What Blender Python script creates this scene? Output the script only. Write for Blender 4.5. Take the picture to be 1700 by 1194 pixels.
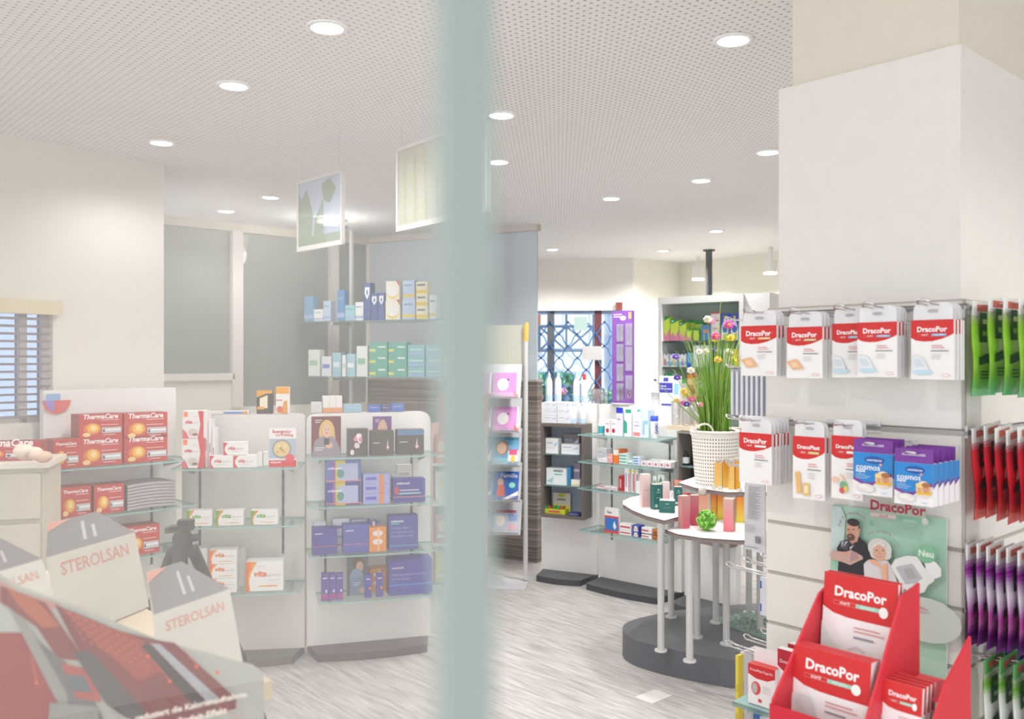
import bpy, math, random
from mathutils import Vector, Matrix
random.seed(7)
C = bpy.context.scene.collection
for o in list(bpy.data.objects): bpy.data.objects.remove(o)
F = 1475.0; HC = 1.5; HY = 597.0
# ---------------- camera, world, exposure, lights ----------------
cd = bpy.data.cameras.new('camera'); cam = bpy.data.objects.new('camera', cd); C.objects.link(cam)
cam.location = (0, 0, HC); cam.rotation_euler = (math.pi/2, 0, 0)
cd.sensor_fit = 'HORIZONTAL'; cd.sensor_width = 36; cd.lens = F/1700*36; cd.clip_start = .02; cd.clip_end = 200
cd.dof.use_dof = True; cd.dof.focus_distance = 2.8; cd.dof.aperture_fstop = 5.6
bpy.context.scene.camera = cam
w = bpy.data.worlds.new('world'); bpy.context.scene.world = w; w.use_nodes = True
bg = w.node_tree.nodes['Background']; bg.inputs[0].default_value = (.9, .95, 1, 1); bg.inputs[1].default_value = 2.15
vs = bpy.context.scene.view_settings
vs.view_transform = 'Standard'; vs.look = 'None'; vs.gamma = 1; vs.use_curve_mapping = False
vs.exposure = 0.1
SPOT_W = 35.0
def lamp(name, kind, loc, energy, col=(1, .985, .97), size=.1, rot=(0, 0, 0), angle=None, blend=.5):
    l = bpy.data.lights.new(name, kind); l.energy = energy; l.color = col
    if kind == 'AREA': l.shape = 'DISK'; l.size = size
    else: l.shadow_soft_size = size
    if angle: l.spot_size = math.radians(angle); l.spot_blend = blend
    o = bpy.data.objects.new(name, l); C.objects.link(o); o.location = loc; o.rotation_euler = rot
    return o
# ceiling downlights (fixtures are built further down at the same spots); the last ones are added fill lamps, unseen and without fixtures
LIGHTS = []
for px, py in [(543,44),(388,141),(268,236),(449,327),(375,350),(832,190),(827,268),(1217,65),(1275,252),(1164,299),(1015,329),(1189,383),(917,414),(1101,416)]:
    D = F*1.0/(HY-py); LIGHTS.append(((px-850)*D/F, D))
LIGHTS += [(-1.7, 1.6), (-.6, .4), (1.75, .75), (.0, -1.2), (-1.8, -.6), (1.8, -1.0), (2.7, 2.6), (-3.4, 1.6)]
for i, (x, y) in enumerate(LIGHTS):
    lamp('downlight_and_fill_beam', 'SPOT', (x, y, 2.47), SPOT_W*(.3 if i == 2 else .42 if i == 3 else .22 if i == 5 else .4 if i == 4 else .95 if x > 1.7 and y < 1 else 1.75 if y > 5.3 else 1.2 if y > 4.2 and x > -1 else .6 if abs(x-.98) < .05 else .8 if i == 15 else .85), size=.045, angle=138 if i in (15, 16) else 150, blend=.35 if i in (15, 16) else .6)

sun = lamp('sun', 'SUN', (0, 8, 9), 4.0, col=(1, .98, .95)); sun.data.angle = .05; sun.rotation_euler = (math.radians(38), 0, math.radians(8))
# ---------------- helpers ----------------
def P(px, D): return ((px-850)*D/F, D)
def Z(py, D): return HC-(py-HY)*D/F
def lin(h):
    h = h.lstrip('#'); r = [int(h[i:i+2], 16)/255 for i in (0, 2, 4)]
    return tuple((c/12.92 if c <= .04045 else ((c+.055)/1.055)**2.4) for c in r)
MC = {}
def mat(h, rough=.5, metal=0, spec=.4, noise=.05, alpha=0):
    if not isinstance(h, str): return h
    k = (h, rough, metal, noise, alpha)
    if k in MC: return MC[k]
    m = bpy.data.materials.new('printed_'+h.strip('#')); m.use_nodes = True; nt = m.node_tree
    b = nt.nodes['Principled BSDF']; c = lin(h)
    n = nt.nodes.new('ShaderNodeTexNoise'); n.inputs['Scale'].default_value = 30
    mx = nt.nodes.new('ShaderNodeMix'); mx.data_type = 'RGBA'
    mx.inputs[6].default_value = (*[v*(1-noise) for v in c], 1); mx.inputs[7].default_value = (*c, 1)
    tc = nt.nodes.new('ShaderNodeTexCoord'); nt.links.new(tc.outputs['Object'], n.inputs['Vector'])
    nt.links.new(n.outputs['Fac'], mx.inputs[0]); nt.links.new(mx.outputs[2], b.inputs['Base Color'])
    b.inputs['Roughness'].default_value = rough; b.inputs['Metallic'].default_value = metal
    b.inputs['Specular IOR Level'].default_value = spec
    if alpha:
        t = nt.nodes.new('ShaderNodeBsdfTransparent'); ms = nt.nodes.new('ShaderNodeMixShader'); ms.inputs[0].default_value = alpha
        nt.links.new(b.outputs[0], ms.inputs[1]); nt.links.new(t.outputs[0], ms.inputs[2])
        nt.links.new(ms.outputs[0], nt.nodes['Material Output'].inputs[0])
    MC[k] = m; return m
def glassmat(name, tint, gl=.1, rough=.02, diff=0, dcol=(.8, .8, .8)):
    m = bpy.data.materials.new(name); m.use_nodes = True; nt = m.node_tree; nt.nodes.clear()
    o = nt.nodes.new('ShaderNodeOutputMaterial'); t = nt.nodes.new('ShaderNodeBsdfTransparent'); t.inputs[0].default_value = (*tint, 1)
    g = nt.nodes.new('ShaderNodeBsdfGlossy'); g.inputs['Roughness'].default_value = rough
    fr = nt.nodes.new('ShaderNodeLayerWeight'); fr.inputs[0].default_value = .25
    mr = nt.nodes.new('ShaderNodeMapRange'); mr.inputs[3].default_value = gl*.5; mr.inputs[4].default_value = min(1, gl*3)
    nt.links.new(fr.outputs['Fresnel'], mr.inputs[0])
    ms = nt.nodes.new('ShaderNodeMixShader'); nt.links.new(mr.outputs[0], ms.inputs[0]); nt.links.new(t.outputs[0], ms.inputs[1]); nt.links.new(g.outputs[0], ms.inputs[2])
    last = ms
    if diff:
        d = nt.nodes.new('ShaderNodeBsdfDiffuse'); d.inputs[0].default_value = (*dcol, 1)
        m2 = nt.nodes.new('ShaderNodeMixShader'); m2.inputs[0].default_value = diff
        nt.links.new(ms.outputs[0], m2.inputs[1]); nt.links.new(d.outputs[0], m2.inputs[2]); last = m2
    nt.links.new(last.outputs[0], o.inputs[0]); return m
def emis(name, col, s):
    m = bpy.data.materials.new(name); m.use_nodes = True; nt = m.node_tree; nt.nodes.clear()
    o = nt.nodes.new('ShaderNodeOutputMaterial'); e = nt.nodes.new('ShaderNodeEmission'); e.inputs[0].default_value = (*col, 1); e.inputs[1].default_value = s
    nt.links.new(e.outputs[0], o.inputs[0]); return m
CHROME = mat('#d8d8da', .15, 1); STEEL = mat('#b9bbbc', .32, 1); GSH = glassmat('shelf_glass', (.93, .985, .97), .1, diff=.06, dcol=(.6, .8, .77))
GEDGE = mat('#9cc4c2', .2, alpha=.25); CLEAR = glassmat('clear_plastic', (.97, .97, .97), .18, .05, .08, (.85, .86, .88))
TAB = mat('#f8f7f8', .25, alpha=.35)
# text glyph cache
TX = {}
def text(s, bold=.02, shear=0):
    k = (s, bold, shear)
    if k in TX: return TX[k]
    cu = bpy.data.curves.new('t', 'FONT'); cu.body = s; cu.resolution_u = 2; cu.offset = bold; cu.shear = shear
    o = bpy.data.objects.new('t', cu); C.objects.link(o); bpy.context.view_layer.update()
    dg = bpy.context.evaluated_depsgraph_get(); me = bpy.data.meshes.new_from_object(o.evaluated_get(dg))
    vs_ = [(v.co.x, v.co.y) for v in me.vertices]; fs = [tuple(p.vertices) for p in me.polygons]
    bpy.data.objects.remove(o); bpy.data.curves.remove(cu); bpy.data.meshes.remove(me)
    x0 = min(v[0] for v in vs_); x1 = max(v[0] for v in vs_)
    TX[k] = ([(v[0]-x0, v[1]) for v in vs_], fs, x1-x0); return TX[k]
for s_ in ['DracoPor', 'DracoPlast', 'ThermaCare', 'vitasprint', 'orthomol', 'steril', 'sensitiv', 'cosmos', 'aqua', 'HARTMANN', 'En', 'STEROLSAN']: text(s_)

class MB:
    def __init__(s): s.V = []; s.F = []; s.M = []; s.S = []; s.mats = []
    def mi(s, c):
        m = mat(c)
        if m not in s.mats: s.mats.append(m)
        return s.mats.index(m)
    def add(s, vs, fs, c, sm=False):
        b = len(s.V); s.V += [tuple(v) for v in vs]; i = s.mi(c)
        for f in fs: s.F.append(tuple(b+k for k in f)); s.M.append(i); s.S.append(sm)
    def box(s, x0, y0, z0, x1, y1, z1, c, side=None):
        v = [(x0,y0,z0),(x1,y0,z0),(x1,y1,z0),(x0,y1,z0),(x0,y0,z1),(x1,y0,z1),(x1,y1,z1),(x0,y1,z1)]
        s.hexa(v, c, side)
    def hexa(s, v, c, side=None, top=None):
        s.add(v, [(0,1,5,4),(2,3,7,6)], c); s.add(v, [(1,2,6,5),(3,0,4,7)], side or c); s.add(v, [(4,5,6,7),(3,2,1,0)], top or side or c)
    def prism(s, pts, z0, z1, c, side=None):
        n = len(pts); v = [(x,y,z0) for x,y in pts]+[(x,y,z1) for x,y in pts]
        s.add(v, [tuple(range(n,2*n)), tuple(range(n-1,-1,-1))], c)
        s.add(v, [(i,(i+1)%n,n+(i+1)%n,n+i) for i in range(n)], side or c)
    def lathe(s, prof, c, n=20, sx=1, sy=1, cx=0, cy=0, sm=True):
        v = []; m = len(prof)
        for r, z in prof: v += [(cx+r*sx*math.cos(2*math.pi*k/n), cy+r*sy*math.sin(2*math.pi*k/n), z) for k in range(n)]
        f = [(i*n+k, i*n+(k+1)%n, (i+1)*n+(k+1)%n, (i+1)*n+k) for i in range(m-1) for k in range(n)]
        s.add(v, f, c, sm); s.add([v[k] for k in range(n)], [tuple(range(n-1,-1,-1))], c); s.add(v[-n:], [tuple(range(n))], c)
    def cyl(s, x, y, z0, z1, r, c, n=16): s.lathe([(r,z0),(r,z1)], c, n, cx=x, cy=y)
    def tube(s, pts, r, c, n=8, close=False):
        pts = [Vector(p) for p in pts]; m = len(pts); v = []
        for i, p in enumerate(pts):
            a = pts[(i-1)%m] if close else pts[max(i-1,0)]; b = pts[(i+1)%m] if close else pts[min(i+1,m-1)]
            d = (b-a).normalized(); up = Vector((0,0,1)) if abs(d.z) < .9 else Vector((1,0,0))
            e = d.cross(up).normalized(); g = d.cross(e)
            rr = r[i] if isinstance(r, (list, tuple)) else r
            v += [p+(e*math.cos(2*math.pi*k/n)+g*math.sin(2*math.pi*k/n))*rr for k in range(n)]
        L = m if close else m-1
        s.add(v, [(i*n+k, i*n+(k+1)%n, ((i+1)%m)*n+(k+1)%n, ((i+1)%m)*n+k) for i in range(L) for k in range(n)], c, True)
        if not close: s.add(v, [tuple(range(n-1,-1,-1)), tuple(range((m-1)*n, m*n))], c)
    def ball(s, c0, r, c, n=12, sq=(1,1,1)):
        prof = [(max(1e-4, math.sin(math.pi*i/8)), -math.cos(math.pi*i/8)) for i in range(9)]
        v = []
        for a, z in prof: v += [(c0[0]+r*sq[0]*a*math.cos(2*math.pi*k/n), c0[1]+r*sq[1]*a*math.sin(2*math.pi*k/n), c0[2]+r*sq[2]*z) for k in range(n)]
        s.add(v, [(i*n+k, i*n+(k+1)%n, (i+1)*n+(k+1)%n, (i+1)*n+k) for i in range(8) for k in range(n)], c, True)
    # printed artwork on a plane: o origin, u right, v up (full size vectors), n outward unit
    def art(s, o, u, v, n, items):
        o, u, v, n = Vector(o), Vector(u), Vector(v), Vector(n); asp = u.length/v.length
        for k, it in enumerate(items):
            q = o+n*(.0004+.00025*k); t = it[0]
            if t == 'r':
                _, x0, y0, x1, y1, c = it; pts = [(x0,y0),(x1,y0),(x1,y1),(x0,y1)]
            elif t == 'p': pts, c = it[1], it[2]
            elif t == 'e':
                _, cx, cy, rx, ry, c = it; pts = [(cx+rx*math.cos(a*math.pi/9), cy+ry*math.sin(a*math.pi/9)) for a in range(18)]
            elif t == 't':
                _, x, y, wd, st, c = it[:6]; bold = it[6] if len(it) > 6 else .02; sh = it[7] if len(it) > 7 else 0; st_ = it[8] if len(it) > 8 else 1
                rot = it[9] if len(it) > 9 else 0
                tv, tf, tw = text(st, bold, sh); sc = wd/tw
                cr, sr = math.cos(rot), math.sin(rot)
                pv = []
                for a, b in tv:
                    a, b = a*sc, b*sc*st_
                    a, b = a*cr-b*sr, a*sr+b*cr
                    pv.append(q+u*(x+a)+v*(y+b*asp))
                s.add(pv, tf, c); continue
            s.add([q+u*a+v*b for a, b in pts], [tuple(range(len(pts)))], c)
    def carton(s, w, d, h, c, items=(), side=None, top=None, sideart=None, z=0, y=0, x=0):
        v = [(x-w/2,y-d/2,z),(x+w/2,y-d/2,z),(x+w/2,y+d/2,z),(x-w/2,y+d/2,z)]; v += [(a,b,z+h) for a,b,_ in v]
        s.hexa(v, c, side, top)
        if items: s.art((x-w/2,y-d/2,z), (w,0,0), (0,0,h), (0,-1,0), items)
        if sideart: s.art((x+w/2,y-d/2,z), (0,d,0), (0,0,h), (1,0,0), sideart)
    def build(s, name, parent=None, bevel=0):
        me = bpy.data.meshes.new(name); me.from_pydata(s.V, [], s.F)
        for m in s.mats: me.materials.append(m)
        me.polygons.foreach_set('material_index', s.M); me.polygons.foreach_set('use_smooth', s.S); me.update()
        o = bpy.data.objects.new(name, me); C.objects.link(o)
        if parent: o.parent = parent
        if bevel:
            b = o.modifiers.new('bevel', 'BEVEL'); b.width = bevel; b.segments = 2; b.limit_method = 'ANGLE'
        return o
def tag(o, label=None, cat=None, group=None, kind=None):
    if label: o['label'] = label
    if cat: o['category'] = cat
    if group: o['group'] = group
    if kind: o['kind'] = kind
    return o
def empty(name, loc, rz=0, *t):
    o = bpy.data.objects.new(name, None); C.objects.link(o); o.location = loc; o.rotation_euler = (0,0,rz); o.empty_display_size = .1
    if t: tag(o, *t)
    return o
def struct(mb, name): return tag(mb.build(name), kind='structure')
class Fr:   # a vertical working plane: origin, direction u (left to right seen from the camera), normal n towards the camera
    def __init__(s, a, b):
        s.O = Vector(a); d = Vector(b)-s.O; s.L = d.length; s.u = d/s.L; s.n = Vector((s.u.y, -s.u.x)); s.th = math.atan2(s.u.y, s.u.x)
    def at(s, px, off=0):
        r = (px-850)/F; p = s.O+s.n*off
        k = (r*p.y-p.x)/(s.u.x-r*s.u.y); return k, p.y+k*s.u.y
    def w(s, k, off=0, z=0):
        p = s.O+s.u*k+s.n*off; return (p.x, p.y, z)
    def mbox(s, mb, k0, k1, o0, o1, z0, z1, c, side=None):
        a = [s.w(k0,o1,z0), s.w(k1,o1,z0), s.w(k1,o0,z0), s.w(k0,o0,z0), s.w(k0,o1,z1), s.w(k1,o1,z1), s.w(k1,o0,z1), s.w(k0,o0,z1)]
        mb.hexa(a, c, side)
def FP(px0, D0, px1, D1): return Fr(P(px0, D0), P(px1, D1))
def place(o, fr, k, off, z): o.location = fr.w(k, off, z); o.rotation_euler = (0, 0, fr.th); return o
# an upright carton on a shelf whose printed front spans px0..px1, top py
def carton(fr, px0, px1, pyT, z, off, dep, c, art, name, label, cat='box', group=None, side=None, top=None, sideart=None):
    k0, D0 = fr.at(px0, off); k1, D1 = fr.at(px1, off); h = Z(pyT, (D0+D1)/2)-z; wd = k1-k0
    m = MB(); m.carton(wd, dep, h, c, art, side, top, sideart); o = m.build(name)
    place(o, fr, (k0+k1)/2, off-dep/2, z+.0015); tag(o, label, cat, group); return o
# ---------------- the setting ----------------
AX = math.radians(42)   # the building's grid is turned against the camera
def floor_mat():
    m = bpy.data.materials.new('pale_streaked_vinyl'); m.use_nodes = True; nt = m.node_tree; b = nt.nodes['Principled BSDF']
    tc = nt.nodes.new('ShaderNodeTexCoord'); mp = nt.nodes.new('ShaderNodeMapping'); mp.inputs['Rotation'].default_value = (0, 0, -AX)
    nt.links.new(tc.outputs['Object'], mp.inputs[0])
    m2 = nt.nodes.new('ShaderNodeMapping'); m2.inputs['Scale'].default_value = (90, 4, 1); nt.links.new(mp.outputs[0], m2.inputs[0])
    n = nt.nodes.new('ShaderNodeTexNoise'); n.inputs['Scale'].default_value = 1.6; n.inputs['Detail'].default_value = 5; nt.links.new(m2.outputs[0], n.inputs['Vector'])
    m3 = nt.nodes.new('ShaderNodeMapping'); m3.inputs['Scale'].default_value = (30, 2.5, 1); nt.links.new(mp.outputs[0], m3.inputs[0])
    n2 = nt.nodes.new('ShaderNodeTexNoise'); n2.inputs['Scale'].default_value = 1.5; nt.links.new(m3.outputs[0], n2.inputs['Vector'])
    ad = nt.nodes.new('ShaderNodeMath'); ad.operation = 'ADD'; nt.links.new(n.outputs['Fac'], ad.inputs[0]); nt.links.new(n2.outputs['Fac'], ad.inputs[1])
    cr = nt.nodes.new('ShaderNodeValToRGB'); e = cr.color_ramp.elements
    e[0].position = .36; e[0].color = (*lin('#a39d98'), 1); e[1].position = .68; e[1].color = (*lin('#d9d6d4'), 1)
    hv = nt.nodes.new('ShaderNodeMath'); hv.operation = 'MULTIPLY'; hv.inputs[1].default_value = .5; nt.links.new(ad.outputs[0], hv.inputs[0])
    nt.links.new(hv.outputs[0], cr.inputs[0]); nt.links.new(cr.outputs[0], b.inputs['Base Color'])
    b.inputs['Roughness'].default_value = .33; b.inputs['Specular IOR Level'].default_value = .35
    return m
def ceil_mat():
    m = bpy.data.materials.new('perforated_acoustic_ceiling'); m.use_nodes = True; nt = m.node_tree; b = nt.nodes['Principled BSDF']
    tc = nt.nodes.new('ShaderNodeTexCoord'); mp = nt.nodes.new('ShaderNodeMapping'); mp.inputs['Rotation'].default_value = (0, 0, -AX)
    mp.inputs['Scale'].default_value = (1/.026,)*3; nt.links.new(tc.outputs['Object'], mp.inputs[0])
    fr = nt.nodes.new('ShaderNodeVectorMath'); fr.operation = 'FRACTION'; nt.links.new(mp.outputs[0], fr.inputs[0])
    sb = nt.nodes.new('ShaderNodeVectorMath'); sb.operation = 'SUBTRACT'; sb.inputs[1].default_value = (.5, .5, 0); nt.links.new(fr.outputs[0], sb.inputs[0])
    ml = nt.nodes.new('ShaderNodeVectorMath'); ml.operation = 'MULTIPLY'; ml.inputs[1].default_value = (1, 1, 0); nt.links.new(sb.outputs[0], ml.inputs[0])
    ln = nt.nodes.new('ShaderNodeVectorMath'); ln.operation = 'LENGTH'; nt.links.new(ml.outputs[0], ln.inputs[0])
    lt = nt.nodes.new('ShaderNodeMath'); lt.operation = 'LESS_THAN'; lt.inputs[1].default_value = .18; nt.links.new(ln.outputs['Value'], lt.inputs[0])
    mx = nt.nodes.new('ShaderNodeMix'); mx.data_type = 'RGBA'; mx.inputs[6].default_value = (*lin('#f4f1f0'), 1); mx.inputs[7].default_value = (*lin('#b9aeaa'), 1)
    nt.links.new(lt.outputs[0], mx.inputs[0]); nt.links.new(mx.outputs[2], b.inputs['Base Color']); b.inputs['Roughness'].default_value = .8
    return m
m = MB(); m.box(-7, -3, -.05, 6, 12, 0, floor_mat()); struct(m, 'floor')
m = MB(); m.box(-7, -3, 2.5, 6, 10.2, 2.62, ceil_mat()); struct(m, 'ceiling')
WALL = mat('#ebe6df', .8); WALLC = mat('#ece8dd', .8); WHITE = mat('#f1efec', .45)
# left wall with a window
FL = Fr(P(0, 3.93), P(272, 4.58)); m = MB()
kw0 = FL.at(-120)[0]; kw1 = FL.at(88)[0]; zt = Z(520, 4.12); zb_ = Z(700, 4.12)
FL.mbox(m, -4.2, kw0, -.12, 0, 0, 2.5, WALL); FL.mbox(m, kw1, FL.L, -.12, 0, 0, 2.5, WALL)
FL.mbox(m, kw0, kw1, -.12, 0, 0, zb_, WALL); FL.mbox(m, kw0, kw1, -.12, 0, zt, 2.5, WALL)
FL.mbox(m, FL.L-.12, FL.L, -.5, -.12, 0, 2.5, WALL)
struct(m, 'wall_left')
wn = tag(empty('window_2', FL.w(0)), kind='structure')
m = MB()
def lbox(fr, mb, *a): fr.mbox(mb, *a)
def rel(o, parent):   # keep world geometry while parenting to an empty at its own spot
    o.parent = parent; o.matrix_parent_inverse = parent.matrix_world.inverted() if False else Matrix.Translation(-Vector(parent.location)); return o
for a, b in ((kw0, kw0+.03), (kw1-.03, kw1), (FL.at(40)[0], FL.at(52)[0])): FL.mbox(m, a, b, -.09, -.04, zb_, zt, mat('#cfc8c4'))
FL.mbox(m, kw0, kw1, -.09, -.04, zb_, zb_+.03, mat('#cfc8c4'))
rel(m.build('window_frame'), wn)
m = MB()
nb = 14
for i in range(nb):
    z = zb_+.02+(zt-zb_-.02)*i/nb; a = .011
    m.add([FL.w(kw0, -.035, z), FL.w(kw1, -.035, z), FL.w(kw1, -.012, z+a), FL.w(kw0, -.012, z+a)], [(0,1,2,3)], '#cdc6d2')
rel(m.build('blind'), wn)
m = MB(); FL.mbox(m, kw0+.03, kw1-.03, -.07, -.065, zb_+.03, zt, glassmat('tinted_window', (.58, .64, .74), .05)); rel(m.build('pane'), wn)
m = MB(); FL.mbox(m, kw0-.02, kw1+.02, .0, .05, zt-.01, zt+.055, '#e3d9bb'); rel(m.build('blind_box'), wn)
# far glazed partition on the left and its corner
FQ = FP(271, 6.17, 610, 7.3); m = MB()
GW = glassmat('grey_green_partition_glass', (.6, .66, .62), .12, .05, .55, (.47, .51, .48))
k388, k400, k548, k560 = [FQ.at(p)[0] for p in (388, 401, 547, 560)]
m = MB(); FQ.mbox(m, 0, k388, -.06, 0, 0, 1.376, WALLC); FQ.mbox(m, k388, FQ.L, -.06, 0, 0, 1.15, WALLC); FQ.mbox(m, 0, FQ.L, -.06, .01, 2.44, 2.5, '#d9cfc3'); struct(m, 'wall_partition')
m = MB(); FQ.mbox(m, 0, k388, -.03, -.02, 1.376, 2.44, GW); FQ.mbox(m, k388, FQ.L, -.03, -.02, 1.15, 2.44, GW); struct(m, 'window_3')
m = MB()
for a, b in ((k388-.02, k400), (k548, k560)): FQ.mbox(m, a, b, -.05, .03, 1.15, 2.44, '#e6e0da')
FQ.mbox(m, 0, k388, -.05, .03, 1.35, 1.40, '#e6e0da'); struct(m, 'trim_partition')
m = MB(); m.box(-4.7, 10.0, 0, -.3, 10.1, 2.5, mat('#8f968f', .8)); struct(m, 'wall_stockroom')
# right leg of the corner: striped wood below, satin glass above
FW = FP(610, 7.3, 892, 6.55)
def stripe_mat():
    m = bpy.data.materials.new('striped_brown_laminate'); m.use_nodes = True; nt = m.node_tree; b = nt.nodes['Principled BSDF']
    tc = nt.nodes.new('ShaderNodeTexCoord'); mp = nt.nodes.new('ShaderNodeMapping'); mp.inputs['Scale'].default_value = (.8, .8, 55); nt.links.new(tc.outputs['Object'], mp.inputs[0])
    n = nt.nodes.new('ShaderNodeTexNoise'); n.inputs['Scale'].default_value = 1; n.inputs['Detail'].default_value = 3; nt.links.new(mp.outputs[0], n.inputs['Vector'])
    cr = nt.nodes.new('ShaderNodeValToRGB'); e = cr.color_ramp.elements; e[0].position = .35; e[0].color = (*lin('#5d544e'), 1); e[1].position = .62; e[1].color = (*lin('#8b8078'), 1)
    x = cr.color_ramp.elements.new(.74); x.color = (*lin('#c9c1b8'), 1)
    nt.links.new(n.outputs['Fac'], cr.inputs[0]); nt.links.new(cr.outputs[0], b.inputs['Base Color']); b.inputs['Roughness'].default_value = .45; return m
STR = stripe_mat()
m = MB(); FW.mbox(m, 0, FW.L, -.08, 0, 0, 1.335, STR); FW.mbox(m, -.0, FW.L+.005, -.09, .01, 1.335, 1.35, '#a9a29b'); struct(m, 'wall_laminate')
m = MB(); FW.mbox(m, 0, FW.L-.02, -.05, -.03, 1.35, 2.46, glassmat('satin_blue_glass', (.7, .76, .8), .08, .2, .75, (.68, .745, .78))); struct(m, 'window_4')
m = MB(); FW.mbox(m, 0, FW.L, -.06, .0, 2.455, 2.5, '#cfc6bd'); struct(m, 'trim_header')
# back wall with the grille window
FB = FP(868, 8.85, 1051, 8.75); kb1 = FB.at(1040)[0]; m = MB()
FB.mbox(m, 0, FB.L, -.15, 0, 1.985, 2.5, WALL); struct(m, 'wall_back_upper'); m = MB(); FB.mbox(m, kb1, FB.L, -.15, 0, 0, 1.985, WALL); struct(m, 'wall_back_right'); m = MB(); FB.mbox(m, -1.8, 0, -.15, 0, 0, 2.5, WALL)
struct(m, 'wall_back_left')
m = MB(); Fr(P(1050, 8.75), P(1129, 9.2)).mbox(m, 0, .714, -.1, 0, 0, 2.5, WALLC); f3 = Fr(P(1129, 9.2), P(1283, 8.25)); f3.mbox(m, 0, 5.5, -.1, 0, 0, 2.5, WALLC); struct(m, 'wall_niche')
m = MB(); m.box(5.2, -3, 0, 5.3, 8, 2.5, WALLC); struct(m, 'wall_right')
wn = tag(empty('window_1', FB.w(0)), kind='structure'); m = MB()
for px, c in ((914, '#5a5d63'), (993, '#6b3a3c')):
    k = FB.at(px)[0]; FB.mbox(m, k-.035, k+.035, -.1, -.04, 0, 1.985, c)
FB.mbox(m, 0, kb1, -.1, -.04, 1.95, 1.985, '#8fa3c4'); FB.mbox(m, 0, kb1, -.1, -.04, 0, .12, '#777b82')
rel(m.build('window_frame'), wn)
m = MB(); FB.mbox(m, 0, kb1, -.075, -.07, 0, 1.96, glassmat('clear_window', (.9, .95, 1), .08)); rel(m.build('pane'), wn)
m = MB(); k = FB.at(1028)[0]; FB.mbox(m, k-.03, k+.03, .0, .05, Z(515, 8.8), Z(503, 8.8), '#8a4338'); k2 = FB.at(1028)[0]; tag(m.build('grille_lock_box'), 'small brown box on the wall above the purple tool display', 'box')
# folding security grille
m = MB(); px0, px1 = 884, 1040; z0, z1 = .1, 1.95; dx = .18; dz = .118; GR = mat('#3f74b0', .4)
k = 0.0; i = 0; W_ = kb1
nodes = []
nx = int(W_/(dx/2))+1; nz = int((z1-z0)/dz)+1
for j in range(nz):
    for i in range(nx):
        if (i+j) % 2: continue
        x, z = i*dx/2, z0+j*dz
        for sg in (1, -1):
            if i+1 < nx and 0 <= j+sg < nz:
                p = [FB.w(x, -.02, z), FB.w(x+dx*.17, -.02, z+sg*dz*.22), FB.w(x+dx*.33, -.02, z+sg*dz*.78), FB.w(x+dx/2, -.02, z+sg*dz)]
                m.tube(p, .006, GR, 4)
        q = FB.w(x, -.02, z); m.ball(q, .013, '#3a4454', 6)
tag(m.build('security_grille'), 'blue steel folding lattice grille closed across the back window', 'grille')
for nm, x0, y0, x1, y1, c, lb in (('notice_card', 953, 526, 975, 549, '#9db2ae', 'square grey green card on the back window, upper one'), ('notice_card', 967, 575, 1000, 598, '#b9b7b6', 'wide grey card low on the back window beside the brown post')):
    a, b = FB.at(x0)[0], FB.at(x1)[0]; m = MB(); m.box(0, 0, 0, b-a, .01, Z(y0, 8.8)-Z(y1, 8.8), c)
    o = m.build(nm); place(o, FB, a, .005, Z(y1, 8.8)); tag(o, lb, 'card')
# outdoors beyond the grille
bl = empty('building', (.9, 15, 0), 0, 'pale town building seen through the lattice grille', 'building')
m = MB(); m.box(-3, 0, -1, 3, .3, 6, '#e9eef6'); m.build('wall', bl)
m = MB(); m.box(-.65, -.15, 1.65, -.42, 0, 2.4, '#9b5c45'); m.build('window', bl)
m = MB(); m.box(.72, -.5, -1, .95, -.1, 5, '#8d9fb6'); m.box(1.15, -.5, -1, 1.6, -.1, 5, '#aebbc9'); m.build('pillar', bl)
m = MB()
for a, b in (((-.9,1.65),(.45,1.65)), ((-.9,2.05),(.45,2.05)), ((-.9,2.75),(.45,2.75))): m.tube([(a[0],-.3,a[1]),(b[0],-.3,b[1])], .025, '#4b5a6d', 5)
for x in (-.9,-.45,0,.45): m.tube([(x,-.3,1.65),(x,-.3,2.75 if x != -.45 else 2.05)], .022, '#4b5a6d', 5)
for x in (-.9,-.45,0): m.tube([(x,-.3,1.65),(x+.45,-.3,2.05)], .018, '#4b5a6d', 5); m.tube([(x+.45,-.3,1.65),(x,-.3,2.05)], .018, '#4b5a6d', 5)
m.build('balcony_railing', bl)
m = MB()
pts = [(-.85,-.1,-1),(.35,-.1,-1)]; v = [(.6*math.cos(t*math.pi/10)-.25, -.1, .85+.45*math.sin(t*math.pi/10)) for t in range(11)]
m.add([(.35,-.1,-1)]+v+[(-.85,-.1,-1)], [tuple(range(13))], '#5f6f8c'); m.build('archway', bl)
def bush(x, y, s, lb, h0):
    m = MB(); rnd = random.Random(int(x*100))
    for i in range(260):
        a = rnd.random()*6.28; r = s*math.sqrt(rnd.random()); z = h0+rnd.random()*s*1.3; px, py = x+r*math.cos(a), y+r*math.sin(a)*.5; t = .07
        e = Vector((rnd.uniform(-1,1), rnd.uniform(-1,1), rnd.uniform(-1,1))).normalized()*t; g = Vector((rnd.uniform(-1,1), rnd.uniform(-1,1), rnd.uniform(-1,1))).normalized()*t
        p = Vector((px, py, z)); m.add([p-e, p+g, p+e, p-g], [(0,1,2,3)], rnd.choice(['#4f8f6a','#6fae84','#3f7a5c','#9bc7a0']))
        if i % 40 == 0: m.ball((px, py-.1, z), .05, '#e38aa0', 6)
    m.box(x-s*.8, y-.2, 0, x+s*.8, y+.2, h0+.1, '#d9d4cd')
    tag(m.build('flowering_bush'), lb, 'bush')
bush(.5, 12.2, .42, 'green bush with pink blooms outside, behind the upright bottles', .75)
bush(1.42, 12.4, .35, 'dark green bush outside, low beside the purple tool display', .6)
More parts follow.
